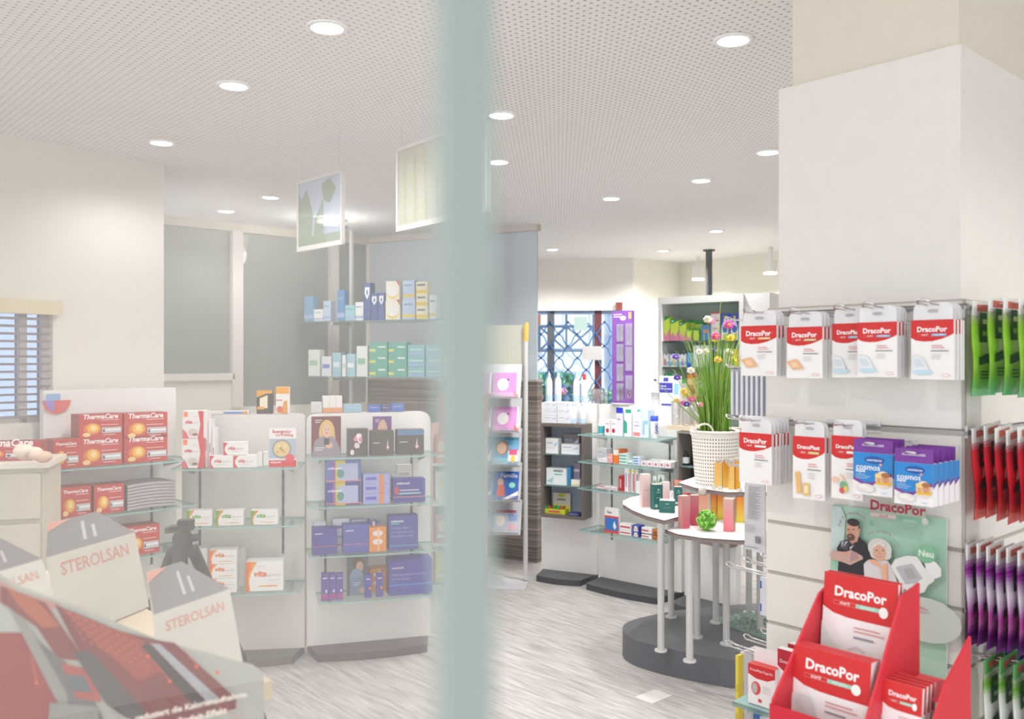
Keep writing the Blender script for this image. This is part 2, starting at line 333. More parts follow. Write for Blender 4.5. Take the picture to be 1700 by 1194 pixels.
m = MB(); m.tube([(1.5,12,1.9),(1.5,12,2.35)], .01, '#c0c0c0', 4); m.add([(1.42,12,2.2),(1.66,12,2.35),(1.66,12,2.05)], [(0,1,2)], '#e8506a'); m.add([(1.38,12,1.75),(1.66,12,1.95),(1.66,12,1.55)], [(0,1,2)], '#e8506a'); m.tube([(1.66,12,-.5),(1.66,12,2.4)], .02, '#c0c0c0', 6)
tag(m.build('road_sign'), 'red and white road sign outside beside the purple tool display', 'sign')
m = MB(); m.box(-8, 10.3, -.3, 8, 20, -.02, '#c9ccd0'); struct(m, 'pavement')
# floor hatch
x, y = P(1085, 2212/(1157-597)); m = MB(); m.box(-.07, -.05, 0, .07, .05, .003, '#e3dfdb'); o = m.build('floor_hatch'); o.location = (x, y, .0); o.rotation_euler = (0, 0, AX); tag(o, 'small square cover plate set in the pale floor', 'plate')
# ---------------- ceiling fittings ----------------
EM = emis('lamp_glow', (1, .97, .92), 9)
for i, (x, y) in enumerate(LIGHTS[:14]):
    r = .05; t = empty('downlight', (x, y, 2.5), 0)
    m = MB(); m.lathe([(r*1.25, -.001), (r*1.25, -.006), (r, -.008), (r*.96, -.001)], '#ffffff', 24); m.build('trim_ring', t)
    m = MB(); m.lathe([(.001, -.0065), (r*.95, -.0065)], EM, 20, sm=False); m.build('lamp', t)
    LB = ['largest glowing ceiling downlight, left of the green glass edge at the very top', 'ceiling downlight second from the top on the left', 'ceiling downlight nearest the left wall, left one of a close pair', 'ceiling downlight nearest the left wall, right one of a close pair', 'ceiling downlight left of the hanging leaf poster', 'ceiling downlight just above the glass partition on the left', 'upper ceiling downlight touching the right side of the green glass edge', 'lower ceiling downlight touching the right side of the green glass edge', 'largest ceiling downlight on the right half', 'ceiling downlight half hidden by the white column', 'ceiling downlight left of the column, third from the top there', 'ceiling downlight midway between glass edge and column', 'small ceiling downlight above the black pole', 'small ceiling downlight above the grille window', ]
    tag(t, (LB+['x'])[i], 'light', 'recessed ceiling downlights')
x, y = P(548, 6.25); t = empty('glass_ceiling_lamp', (x, y, 2.5), 0, 'round ceiling lamp with two glass rings before the leaf poster', 'lamp')
m = MB(); m.lathe([(.09, 0), (.09, -.035)], EM, 24); m.build('lamp', t)
for z, r in ((-.015, .125), (-.06, .125)):
    m = MB(); m.lathe([(.07, z), (r, z), (r, z-.008), (.07, z-.008)], glassmat('ring_glass', (.85, .95, .9), .2), 28); m.build('glass_ring', t)
lamp('glass_lamp_light', 'POINT', (x, y, 2.36), 6, size=.08)
# cylinder spots on the niche wall
for px, py0, py1, D, lb in ((1159, 437, 465, 8.6, 'white cylinder spotlight left of the black pole'), (1279, 428, 455, 7.9, 'white cylinder spotlight against the column edge')):
    x, y = P(px, D); zt_, zb2 = 2.5, Z(py1, D); t = empty('cylinder_spotlight', (x, y, 2.5), 0, lb, 'light')
    m = MB(); m.cyl(0, 0, zb2-2.5+.01, Z(py0+5, D)-2.5, .055, '#e9e7e0', 20); m.build('housing', t)
    m = MB(); m.cyl(0, 0, Z(py0+5, D)-2.5, 0, .02, '#e9e7e0', 10); m.build('stem', t)
    m = MB(); m.cyl(0, 0, zb2-2.5, zb2-2.5+.012, .058, EM, 20); m.build('lamp', t)
    lamp('cylinder_spot_light', 'SPOT', (x, y, zb2-.02), 50, size=.05, angle=150, blend=.5)
x, y = P(1177, 8.1); m = MB(); m.cyl(0, 0, -.55, 0, .03, '#55565a', 16); m.lathe([(.055, -.012), (.055, 0)], '#55565a', 16); o = m.build('support_pole'); o.location = (x, y, 2.5); tag(o, 'dark grey round pole between ceiling and white wall cabinet', 'pole')
# hanging posters, made see-through to imitate ghost reflections in the pane
def poster(a, b, z0, z1, art, label, items):
    fr = FP(*a, *b); t = empty('hanging_poster', fr.w(0, 0, z1), fr.th, label, 'poster', 'posters hung from the ceiling'); h = z1-z0
    m = MB(); m.box(.012, -.004, -h+.012, fr.L-.012, .004, -.012, mat(art, .5, alpha=.45)); m.art((.012, -.0045, -h+.012), (fr.L-.024,0,0), (0,0,h-.024), (0,-1,0), items); m.build('print', t)
    m = MB()
    for bx in ((0,0,fr.L,.02), (0,h-.012,fr.L,h), (0,0,.012,h), (fr.L-.012,0,fr.L,h)): m.box(bx[0], -.008, -h+bx[1], bx[2], .008, -h+bx[3], mat('#f3f1f0', alpha=.25))
    m.build('frame', t)
    for x in (.03, fr.L-.03): m = MB(); m.tube([(x,0,0),(x,0,2.5-z1)], .001, '#d8d8d8', 4); m.build('hanger_wire', t)
GA = mat('#9fb494', alpha=.4)
poster((495, 4.01), (570, 3.74), 1.985, 2.3, '#cfdcf0', 'framed leaf poster with pale blue sky hung from the ceiling', [('p', [(0,0),(.3,.0),(.36,.5),(.2,.9),(.08,.75),(0,.85)], GA), ('p', [(.36,0),(.62,0),(.6,.7),(.5,.55),(.4,.4)], GA), ('p', [(.55,.9),(.75,.98),(.9,.8),(.75,.6),(.62,.66)], GA), ('r', 0, 0, 1, .16, GA)])
poster((660, 3.38), (812, 2.93), 1.985, 2.3, '#d6d8c6', 'framed wheat field poster hung from the ceiling beside the green edge', [('p', [(.05+i*.13, .02),(.09+i*.13, .02),(.08+i*.13, .9),(.06+i*.13,.92)], mat('#c9ccb0', alpha=.3)) for i in range(7)])
# ---------------- the glass pane near the lens ----------------
FPN = Fr((-.0115, .152), (-.0115-.67*.62, .152+.743*.62))
t = empty('glass_door_leaf', (-.0115, .152, 0), 0, 'clear glass door leaf with thick frosted green vertical edge close to the camera', 'glass door')
d = Vector((-.67, .743)); nn = Vector((.743, .67)); TH = .0112
def slab(k0, k1, o0, o1, z0, z1, c):
    m = MB(); q = [d*k0+nn*o0, d*k1+nn*o0, d*k1+nn*o1, d*k0+nn*o1]
    m.hexa([(p.x, p.y, z0) for p in q]+[(p.x, p.y, z1) for p in q], c); return m
def pane_mat():
    m = glassmat('door_glass', (.97, .97, .965), .055, .0, .025, (.95, .87, .82)); return m  # slight warm diffuse share imitates the veil of reflections on the glass
mp_ = MB(); q = [d*.003+nn*TH*.5, d*.62+nn*TH*.5]
mp_.hexa([(v.x+s*.743, v.y+s*.67, z) for z in (.02, 2.45) for v, s in ((q[0],-.001),(q[1],-.001),(q[1],.001),(q[0],.001))], pane_mat()); mp_.build('glass_pane', t)
slab(0, .003, 0, TH, .02, 2.45, mat('#929e9a', .6)).build('polished_edge', t)
# ---------------- white column ----------------
K = P(1602, 1.6); A2 = Vector((-.67, .743)).normalized(); B2 = Vector((.743, .67)).normalized()
kf = Vector(K)+A2*.405
FR = Fr(kf, K); FS = Fr(K, Vector(K)+B2*.7); CL = mat('#e5e1da', .5)
def quadbox(m, ins, z0, z1, c, a0=0., a1=.405, b1=.7):
    K_ = Vector(K); q = [K_+A2*(a0+ins)+B2*ins, K_+B2*(b1-ins)+A2*(a0+ins), K_+B2*(b1-ins)+A2*(a1-ins), K_+A2*(a1-ins)+B2*ins]
    m.hexa([(p.x,p.y,z) for z in (z0,z1) for p in q], c)
m = MB(); quadbox(m, .018, 0, 2.5, mat('#ddd5c7', .8), a1=.372); struct(m, 'wall_column')
m = MB(); quadbox(m, .012, 1.61, 2.075, CL, a1=.395); quadbox(m, .006, 0, 1.61, CL); o = struct(m, 'trim_cladding')
# slatwall boards (grooves are gaps between boards)
GZ = [.08+.1075*i for i in range(11)]
for fr, L, nm in ((FR, .405, 'trim_slatwall_front'), (FS, .7, 'trim_slatwall_side')):
    m = MB(); zs = [0]+[1.155-.1075*i for i in range(9, -1, -1)]+[1.37, 1.597, 1.61]
    for i in range(len(zs)-1):
        fr.mbox(m, .0, L-(.0 if fr is FR else .006), -.006, .0, zs[i]+(.004 if i else 0), zs[i+1]-.004, CL)
    fr.mbox(m, 0, L, -.0062, -.005, 0, 1.61, '#bdb6ab')
    for z in (1.37, 1.597): fr.mbox(m, .0, L, -.001, .004, z-.007, z+.001, '#a9a8a6')
    struct(m, nm)
# ---------------- display units (panel, glass shelves, brackets, kick plate) ----------------
def unit(fr, ztop, shelves, label, base=None, strips=(), cat='display unit', rnd=0, thick=.05, z0=.04, so=.24, col=WHITE):
    t = empty('display_unit', fr.w(fr.L/2), fr.th, label, cat); L = fr.L
    m = MB()
    if rnd:
        pts = [(-L/2, z0), (L/2, z0)]+[(L/2-rnd+rnd*math.cos(a*math.pi/12), ztop-rnd+rnd*math.sin(a*math.pi/12)) for a in range(7)]+[(-L/2+rnd+rnd*math.cos(math.pi/2+a*math.pi/12), ztop-rnd+rnd*math.sin(math.pi/2+a*math.pi/12)) for a in range(7)]
        n = len(pts); v = [(x, 0, z) for x, z in pts]+[(x, thick, z) for x, z in pts]
        m.add(v, [tuple(range(n)), tuple(range(2*n-1, n-1, -1))], col); m.add(v, [(i, i+n, (i+1)%n+n, (i+1)%n) for i in range(n)], col)
    else: m.box(-L/2, 0, z0, L/2, thick, ztop, col)
    m.build('panel', t)
    if base:
        m = MB(); n = 10; dd, c = base
        pts = [(L/2-.004, .05), (-L/2+.004, .05)]+[(-L/2+.045+(L-.09)*i/n, -dd-.03*math.sin(math.pi*i/n)) for i in range(n+1)]
        m.prism(pts[::-1] if False else pts, 0.001, z0, mat(c, .35)); m.build('kick_plate', t, .008)
    for k, a, b in strips:
        m = MB(); m.box(k-L/2-.006, -.003, a, k-L/2+.006, .001, b, '#77727a')
        for i in range(int((b-a)/.06)): m.box(k-L/2-.003, -.0036, a+.02+i*.06, k-L/2+.003, -.003, a+.045+i*.06, '#3d3b42')
        m.build('slotted_rail', t)
    for sh in shelves:
        z = sh[0]; a, b = (sh[1]-L/2, sh[2]-L/2) if len(sh) > 2 else (-L/2, L/2); d0 = sh[3] if len(sh) > 3 else so
        m = MB(); n = 8; pts = [(b, -.004), (a, -.004)]+[(a+(b-a)*i/n, -d0+.0-.025*math.sin(math.pi*i/n)) for i in range(n+1)]
        m.prism(pts, z-.008, z, GSH, GEDGE); g = m.build('glass_shelf', t)
        for x in (a+(b-a)*.1, b-(b-a)*.1):
            m = MB(); y1 = -d0*.75; v = [(x-.004,0,z-.009),(x-.004,y1,z-.009),(x-.004,y1,z-.018),(x-.004,0,z-.05)]; v += [(x+.004,q[1],q[2]) for q in v]
            m.add(v, [(0,1,2,3),(7,6,5,4),(0,4,5,1),(1,5,6,2),(2,6,7,3),(3,7,4,0)], '#a9adb1'); m.build('bracket', t)
    return t
def kk(fr, px, off=0): return fr.at(px, off)[0]
F1 = FP(72, 3.99, 292, 4.42); F2 = FP(302, 4.42, 506, 4.50); F3 = FP(509, 4.52, 715, 4.70)
SO = .17
def zs(fr, px, py, off): return Z(py, fr.at(px, off)[1])
z1 = [zs(F1, 240, y, .2) for y in (768, 846, 921)]
unit(F1, 1.36, [(z1[0],), (z1[1],), (z1[2],)], 'white wall display unit stocked with red heat wrap boxes', so=.22, z0=.001, strips=[(F1.L*.8, .5, z1[0])])
z2 = [zs(F2, 400, y, .22) for y in (777, 873, 984)]
unit(F2, 1.225, [(z2[0],), (z2[1],), (z2[2],)], 'white display unit holding vitamin boxes, left neighbour of the blue box unit', base=(.12, '#716c67'), strips=[(kk(F2,332), .55, z2[0]), (kk(F2,470), .52, z2[0])], so=.24, rnd=.02, col=mat('#e3ded9', .45))
z3 = [zs(F3, 610, y, .2) for y in (758, 838, 918, 994)]
unit(F3, 1.225, [(z3[0],), (z3[1],), (z3[2],), (z3[3], F3.L*.07, F3.L*1.04)], 'white rounded display unit with blue and purple boxes beside the green glass edge', base=(.14, '#5c4f50'), strips=[(kk(F3,540), .38, z3[1]), (kk(F3,683), .42, z3[0])], so=.22, rnd=.05)
# designs
def lines(x, y, w, n, c, dy=.06, h=.022): return [('r', x, y-i*dy, x+w*(.95-.2*(i % 2)), y-i*dy+h, c) for i in range(n)]
RED = '#c9302c'; VR = '#d8323f'
def A_therma(): return [('t', .1, .8, .8, 'ThermaCare', '#f3eeee', .03, .2, 1), ('r', .5, .73, .92, .75, '#f0dcd6'), ('e', .3, .38, .2, .24, '#e0781e'), ('e', .32, .4, .14, .2, '#f2b23c'), ('e', .33, .42, .07, .12, '#f7dc8c'), ('e', .17, .14, .09, .09, '#f3cf8a'), ('r', .5, .52, .9, .54, '#f0dcd6'), ('r', .52, .18, .97, .42, '#c4c4c8'), ('r', .6, .28, .95, .35, '#efeff0'), ('e', .56, .28, .025, .07, '#55555c')]+lines(.55, .1, .3, 1, '#f0dcd6')
def A_vita(c1, c2): return [('p', [(0,0),(.12,0),(.09,.3),(.13,.6),(.3,.99),(0,1)], c2), ('p', [(.0,0),(.07,0),(.05,.45),(.16,.99),(0,1)], c1), ('t', .22, .5, .34, 'vita', c1, .035, .25, .9), ('t', .57, .5, .36, 'sprint', '#b9b4b2', .0, .25, .7), ('r', .35, .15, .85, .19, c2), ('r', .35, .15, .55, .19, '#f0c040'), ('r', .6, .36, .9, .38, '#cfcac6'), ('r', .2, .84, .55, .86, '#d9d4d1')]
def A_vitasmall(): return [('p', [(0,0),(.16,0),(.16,.06),(.06,.3),(.06,.6),(.2,.98),(0,.98)], VR), ('t', .2, .42, .3, 'vita', VR, .03, .25), ('t', .5, .42, .36, 'sprint', '#c9a9ab', .0, .25), ('r', .35, .25, .7, .28, '#d8a5a8')]
def A_vitabig(): return [('r', .05, .78, .25, .97, '#ff8a4a'), ('p', [(.72,0),(1,0),(1,1),(.74,1),(.85,.5)], VR), ('p', [(0,0),(.3,.0),(.2,.2),(0,.35)], '#e0656c'), ('t', .12, .54, .34, 'vita', VR, .03, .25), ('t', .46, .54, .32, 'sprint', '#c9a9ab', 0, .25), ('e', .5, .22, .24, .14, '#d5cac6'), ('e', .6, .14, .14, .05, '#8f6a66'), ('r', .5, .78, .72, .8, '#e5bfc0')]
def A_ortho(txt=(), bar='#d46a7c', sub='#c73f8f'):
    r = [('t', .08, .78, .32, 'orthomol', '#f0f0f6', .03), ('r', .08, .72, .26, .735, sub)]
    for i, s_ in enumerate(txt): r.append(('t', .08, .58-i*.13, .8 if len(s_) > 14 else .5, s_, '#a9aed6', .0))
    return r+[('r', 0, .3, 1, .32, bar), ('r', 0, 0, 1, .04, '#31368a')]
def woman(hair='#d9b36a', bgc='#6e2f3a', top='#8f8793'): return [('r', 0, 0, 1, 1, bgc), ('e', .52, .6, .27, .32, hair), ('e', .64, .42, .17, .26, hair), ('p', [(.02,.05),(.1,.4),(.35,.52),(.75,.5),(.95,.25),(1,0),(0,0)], top), ('e', .52, .66, .14, .18, '#e2b79e'), ('e', .47, .68, .02, .012, '#4a3a35'), ('e', .57, .68, .02, .012, '#4a3a35'), ('e', .52, .59, .04, .015, '#b9606a'), ('e', .6, .28, .12, .07, '#dcae96'), ('r', .42, .3, .6, .46, '#3c3236')]+lines(.12, .22, .35, 2, '#e8e0e2', .05, .018)+lines(.12, .9, .25, 2, '#e8e0e2', .05, .018)
OB = '#373b92'
def card(*a, **k): return carton(*a, **k)
# --- heat wrap boxes
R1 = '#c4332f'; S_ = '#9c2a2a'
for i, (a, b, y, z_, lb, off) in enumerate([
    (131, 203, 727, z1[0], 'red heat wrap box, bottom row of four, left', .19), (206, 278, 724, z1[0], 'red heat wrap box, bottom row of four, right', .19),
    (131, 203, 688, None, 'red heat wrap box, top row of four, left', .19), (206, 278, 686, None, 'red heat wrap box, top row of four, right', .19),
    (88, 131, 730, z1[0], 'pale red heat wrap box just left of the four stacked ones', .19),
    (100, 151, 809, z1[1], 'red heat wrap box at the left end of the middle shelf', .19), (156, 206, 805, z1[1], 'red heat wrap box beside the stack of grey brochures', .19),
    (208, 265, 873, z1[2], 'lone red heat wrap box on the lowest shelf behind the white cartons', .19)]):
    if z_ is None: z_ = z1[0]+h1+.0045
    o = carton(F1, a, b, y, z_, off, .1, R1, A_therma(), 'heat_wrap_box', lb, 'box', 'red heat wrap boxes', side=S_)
    h1 = o.dimensions.z if False else max(v.co.z for v in o.data.vertices)
for i in range(8):
    m = MB(); kx0, kx1 = kk(F1, 213, .2), kk(F1, 293, .2); W = kx1-kx0; T = .0148
    n = 8; pr = [(-W/2+W*j/n, .006*math.sin(math.pi*j/n)) for j in range(n+1)]
    v = [(x, y, z+zz) for y in (-.08, .08) for zz in (0, T*.8) for x, z in pr]; k = n+1
    m.add(v, [(j, j+1, k+j+1, k+j) for j in range(n)]+[(3*k+j, 3*k+j+1, 2*k+j+1, 2*k+j) for j in range(n)], '#b3adb1'); m.add(v, [(k+j, k+j+1, 3*k+j+1, 3*k+j) for j in range(n)]+[(2*k+j, 2*k+j+1, j+1, j) for j in range(n)]+[(0,k,3*k,2*k),(n,2*k+n,3*k+n,k+n)], '#8e878c')
    o = m.build('brochure'); place(o, F1, (kx0+kx1)/2, .11, z1[1]+.001+i*T); tag(o, 'grey brochure in the stack beside a red box, '+['lowest', 'second from bottom', 'third from bottom', 'fourth from bottom', 'fifth from bottom', 'sixth from bottom', 'just under the top one', 'topmost'][i], 'brochure', 'stack of grey brochures')
m = MB(); m.lathe([(.001, 0), (.001, .0)], RED, 4) if False else None
n = 20; v = [(.06*math.cos(math.pi+math.pi*i/n), 0, .06*math.sin(math.pi+math.pi*i/n)) for i in range(n+1)]
vb = [(x, .002, z) for x, _, z in v]; m.add(v+vb, [tuple(range(n+1)), tuple(range(2*n+1, n, -1))], '#e0605c'); m.add([(-.055,-.001,-.0),(-.01,-.001,0),(-.01,-.001,-.045),(-.03,-.001,-.045)], [(0,1,2,3)], '#9b86d0'); m.add([(-.045,-.002,.0),(.015,-.002,0),(.015,-.002,.03),(-.045,-.002,.03)], [(0,1,2,3)], '#8fb4e0')
o = m.build('shelf_talker'); place(o, F1, kk(F1, 94, .01), .012, Z(662, 4.2)); tag(o, 'half round red shelf sign stuck above the heat wrap boxes', 'sign')
# drawers under the blind window
dr = empty('drawer_cabinet', (*P(10, 3.35), 0), math.radians(16), 'beige drawer cabinet under the window with the blind', 'cabinet'); zt_ = Z(778, 3.35)
m = MB(); m.box(-.38, .0, 0, .13, .3, zt_, '#cfc8b9'); m.box(-.4, -.02, zt_, .15, .31, zt_+.02, '#e9e3d6'); m.build('body', dr)
for i in range(4):
    m = MB(); a = zt_-.02-.19*i; m.box(-.37, -.018, a-.17, .12, 0, a, '#c9c2b2'); g = m.build('drawer', dr)
for i, (a, b, off, lb) in enumerate(((-.38, -.17, .0, 'red heat wrap box lying at the left end of the drawer cabinet top'), (-.15, .1, .02, 'red heat wrap box lying at the right end of the drawer cabinet top'))):
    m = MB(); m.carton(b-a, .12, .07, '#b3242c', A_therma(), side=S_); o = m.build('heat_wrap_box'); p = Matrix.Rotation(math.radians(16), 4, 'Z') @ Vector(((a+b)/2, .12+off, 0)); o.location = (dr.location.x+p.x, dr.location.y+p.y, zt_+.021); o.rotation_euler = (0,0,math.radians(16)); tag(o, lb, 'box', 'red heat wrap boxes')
m = MB(); r_ = random.Random(3)
for i in range(7): m.ball((r_.uniform(-.06,.06), r_.uniform(-.03,.03), .03+r_.uniform(0,.03)), .032, r_.choice(['#e6cdb9', '#efe0cf', '#dcb9a6']), 8, (1,1,.7))
o = m.build('bunched_cloth'); p = P(57, 3.3); o.location = (p[0], p[1], zt_+.016); tag(o, 'cream bunched cloth lying before the red box on the drawer cabinet', 'cloth')
# --- vitamin unit
g = 'red and white vitamin cartons'
def stackz(o): return max(v.co.z for v in o.data.vertices)
WB = '#efedeb'
o = carton(F2, 302, 338, 729, z2[0], .21, .09, WB, A_vitabig(), 'vitamin_box', 'big white vitamin carton with orange sticker, lower one', 'box', g, side='#d2434e')
carton(F2, 303, 338, 683, z2[0]+stackz(o)+.0012, .2, .09, WB, A_vitabig(), 'vitamin_box', 'big white vitamin carton with orange sticker, upper one', 'box', g)
for j in range(3): carton(F2, 340+j*6, 345+j*6, 684+j*14, z2[0], .17, .09, '#ece6e5', [('r', .3, .3, .6, .5, '#8f8a8a')], 'vitamin_box', 'narrow white carton beside the big vitamin cartons, '+['left', 'middle', 'right'][j]+' of three', 'box', 'narrow white cartons')
a = carton(F2, 348, 387, 757, z2[0], .21, .06, WB, A_vitasmall(), 'vitamin_box', 'small flat vitamin carton, bottom left of three before the brochure', 'box', g)
carton(F2, 388, 426, 757, z2[0], .21, .06, WB, A_vitasmall(), 'vitamin_box', 'small flat vitamin carton, bottom right of three before the brochure', 'box', g)
carton(F2, 371, 409, 735, z2[0]+stackz(a)+.001, .2, .06, WB, A_vitasmall(), 'vitamin_box', 'small flat vitamin carton on top of two others', 'box', g)
for j in range(2): carton(F2, 428+j*9, 435+j*9, 752+j*-1, z2[0], .17-j*.02, .05, WB, [], 'vitamin_box', 'end of a white carton behind the brochure, '+['left', 'right'][j]+' one', 'box', 'narrow white cartons')
for j in range(3):
    o = carton(F2, 447+j*1.0, 492+j*1.0, 711, z2[0], .215-.006*j, .004, '#f0eeee', [('r', 0, .22, 1, .72, '#aebccb'), ('e', .46, .46, .36, .25, '#8f969c'), ('e', .46, .46, .3, .2, '#e2c98f')]+[('e', .3+.06*q, .38+.05*(q*3 % 4), .05, .03, ['#e39a4a','#f0dfa8','#8fae5c','#d9713c'][q % 4]) for q in range(6)]+[('t', .12, .87, .48, 'Energie', VR, .02), ('t', .62, .87, .2, 'für', VR, 0), ('t', .24, .79, .18, 'den', VR, 0), ('t', .46, .79, .42, 'Frühling', VR, .02), ('r', 0, 0, 1, .17, VR), ('t', .05, .1, .4, 'vitasprint', '#f6f0f0'), ('e', .76, .23, .17, .1, '#e5485a')] if j == 0 else [], 'brochure', ['front brochure with a noodle bowl photo on the vitamin shelf', 'second noodle bowl brochure, right behind the front one', 'rearmost noodle bowl brochure on the vitamin shelf'][j], 'brochure', 'noodle bowl brochures', side='#d24a52')
for j, (a, b) in enumerate(((310, 352), (358, 404), (416, 461))):
    carton(F2, a, b, 848, z2[1], .21, .06, WB, A_vita('#5fae3c', '#e28a3a'), 'vitamin_box', ['left', 'middle', 'right'][j]+' one of three green and white vitamin cartons on one shelf', 'box', 'green vitamin cartons')
for (a, b, off, lb) in ((347, 393, .215, 'front'), (326, 344, .13, 'rear left')):
    z_ = z2[2]
    for j in range(3 if lb == 'front' else 3):
        o = carton(F2, a, b, (961, 937, 914)[j] if lb == 'front' else (957, 934, 911)[j], z_, off, .07, WB, A_vita('#e6702e', '#f0992e'), 'vitamin_box', f'orange and white vitamin carton, {["bottom", "middle", "top"][j]} of the {lb} pile near the tripod', 'box', 'orange vitamin cartons'); z_ += stackz(o)+.0012
z_ = z2[2]
for j in range(3):
    o = carton(F2, 397, 406, (960, 936, 913)[j], z_, .1, .07, WB, [], 'vitamin_box', f'white carton {["bottom", "middle", "top"][j]} of the pile behind the orange cartons', 'box', 'orange vitamin cartons'); z_ += stackz(o)+.0012
carton(F2, 408, 470, 933, z2[2], .21, .085, WB, A_vita('#e6702e', '#f0992e'), 'vitamin_box', 'largest orange and white vitamin carton, alone on the right of the lowest shelf', 'box', 'orange vitamin cartons')
# on top
for j, (a_, b_, y_, zq, of_, c_, lb_) in enumerate(((574, 599, 800, 1, .1, '#5fae9f', 'teal box behind the yellow striped ones'), (549, 575, 763, 1, .1, '#c9d0e6', 'pale blue box rising behind the yellow striped ones'), (652, 676, 790, 1, .1, '#dfe4ee', 'white box behind the blue box with the red dot'), (521, 541, 868, 2, .11, '#e4e7f0', 'white box behind the leftmost blue one on the third shelf'), (553, 580, 862, 2, .11, '#dfe6f2', 'white box with blue stripe between the two left blue boxes'), (583, 606, 864, 2, .1, '#c4cfe6', 'pale box behind the second blue box on the third shelf'))):
    carton(F3, a_, b_, y_, z3[zq], of_, .06, c_, [('r', .1, .7, .8, .78, '#4a62b8'), ('r', .1, .4, .6, .46, '#8f9fd0'), ('r', 0, .15, 1, .2, '#c9606a')], 'supplement_box', lb_, 'box', 'boxes standing behind on the rounded unit')
zt2 = 1.226
carton(F2, 426, 452, 649, zt2, -.003, .042, '#35332f', [('p', [(0,.7),(0,1),(1,1),(1,.88),(.6,.86)], '#e8a31e'), ('p', [(.2,.3),(.2,.66),(.7,.8),(.7,.22)], '#efe6cc'), ('r', .05, .18, .5, .3, '#e8a31e')], 'tea_box', 'black and yellow upright box on top of the vitamin unit')
carton(F2, 458, 480, 643, zt2, -.003, .042, '#efece6', [('r', 0, .74, 1, 1, '#f0a51c'), ('p', [(.4,0),(.9,0),(.85,.5),(.6,.45)], '#e39a3c'), ('e', .3, .15, .25, .13, '#e2643c'), ('r', .02, .48, .5, .52, '#d9503c')], 'tea_box', 'white and yellow upright box on top of the vitamin unit')
m = MB(); m.box(-.062, -.02, 0, .062, .02, .016, '#dfe4ef'); m.box(-.06, -.0205, .002, .03, -.02, .01, '#3c74c4'); m.box(.03, -.0212, .001, .055, -.02, .013, '#e8a31e'); o = m.build('wipes_packet', bevel=.004); place(o, F2, kk(F2, 392), -.025, zt2+.001); tag(o, 'flat blue and white packet on top of the vitamin unit', 'packet')
m = MB(); m.box(-.07, -.02, 0, .07, .02, .014, '#ecebe4'); o = m.build('paper_stack'); place(o, F2, kk(F2, 346), -.025, zt2+.001); tag(o, 'flat white pack lying at the left on top of the vitamin unit', 'packet')
# --- orthomol unit
def box3(a, b, y, z, lb, c=OB, art=None, off=.19, dep=.08, g=None, nm='supplement_box', side=None, top=None): return carton(F3, a, b, y, z, off, dep, c, art if art is not None else A_ortho(), nm, lb, 'box', g, side=side, top=top)
carton(F3, 517, 566, 692, z3[0], .18, .006, '#6e2f3a', woman(), 'shampoo_poster', 'counter card with a blond person in grey holding a dark phone', 'card')
DK = '#4a4640'
fl = [('e', .3+.22*math.cos(q)*(.4+.6*(q % 3)/2)+.2, .55+.2*math.sin(q*1.3), .1, .09, ['#e6d3dc','#d98fb0','#f0e8ee'][q % 3]) for q in range(12)]+[('e', .2, .15, .1, .1, '#e8dde4')]
box3(578, 611, 713, z3[0], 'dark box printed with pink blossoms', DK, fl, nm='hair_care_box')
drop = [('p', [(.7,.25),(.76,.25),(.78,.32),(.74,.45),(.75,.68),(.7,.45),(.68,.32)], '#f2e8ea'), ('e', .73, .33, .08, .1, '#b98a92'), ('e', .73, .33, .03, .05, '#f6eeee'), ('r', .08, .5, .38, .53, '#dcd9d6')]
box3(616, 654, 716, z3[0], 'dark box with a small white drop, middle of the top shelf', DK, drop, nm='hair_care_box', g='dark hair care boxes')
box3(660, 704, 714, z3[0], 'dark box with a small white drop at the right end of the top shelf', DK, drop+[('r', 0, .78, 1, 1, '#5a7ea6')], nm='hair_care_box', g='dark hair care boxes')
carton(F3, 619, 650, 692, z3[0], .09, .006, '#5a3f86', woman('#d0b090', '#6a3f8c', '#b98fb5'), 'counter_card', 'violet photo card standing behind the dark drop box', 'card')
YV = [('r', .2, 0, .27, 1, '#8d4f9c'), ('r', .27, .0, .55, 1, '#c9b83c'), ('r', .33, .1, .92, .86, '#a9b4d4'), ('e', .42, .4, .1, .2, '#4f8f84'), ('r', 0, .06, 1, .1, '#e58a6c'), ('t', .05, .6, .4, 'orthomol', '#eef0f8')]
o = box3(541, 599, 802, z3[1], 'blue box with yellow and violet stripes, lower of two', OB, YV, g='blue supplement boxes')
box3(541, 599, 765, z3[1]+stackz(o)+.0012, 'blue box with yellow and violet stripes, upper of two', '#5a6cab', YV, g='blue supplement boxes')
z_ = z3[1]
for j in range(3):
    o = box3(603, 647, (820, 804, 788)[j], z_, f'pale lilac box {["bottom", "middle", "top"][j]} of the pile in the centre of the second shelf', '#9fa3d8', [('r', .1, .4, .5, .7, '#4f58c0'), ('r', .6, 0, .78, 1, '#d9824e')], g='pale lilac boxes', top='#a9b8e6'); z_ += stackz(o)+.0012
box3(653, 706, 796, z3[1], 'blue box with a red dot at the right end of the second shelf', OB, [('e', .1, .52, .07, .2, '#b53c50'), ('r', .18, .35, .85, .42, '#8fc4c4'), ('r', .2, .5, .8, .55, '#c9c0dc'), ('t', .1, .78, .4, 'orthomol', '#eef0f8'), ('r', 0, .22, 1, .25, '#e58a7c')], g='blue supplement boxes')
carton(F3, 660, 684, 772, z3[1], .08, .04, '#ece9e4', [('e', .3, .3, .2, .2, '#d96a5a'), ('r', .1, .7, .8, .76, '#c9b8b0')], 'pill_box', 'white box with a red spot behind the blue boxes', 'box')
box3(519, 560, 878, z3[2], 'blue box at the left end of the third shelf', OB, A_ortho(), g='blue supplement boxes')
box3(570, 612, 872, z3[2], 'blue box second from left on the third shelf', '#4a55a8', A_ortho(), g='blue supplement boxes')
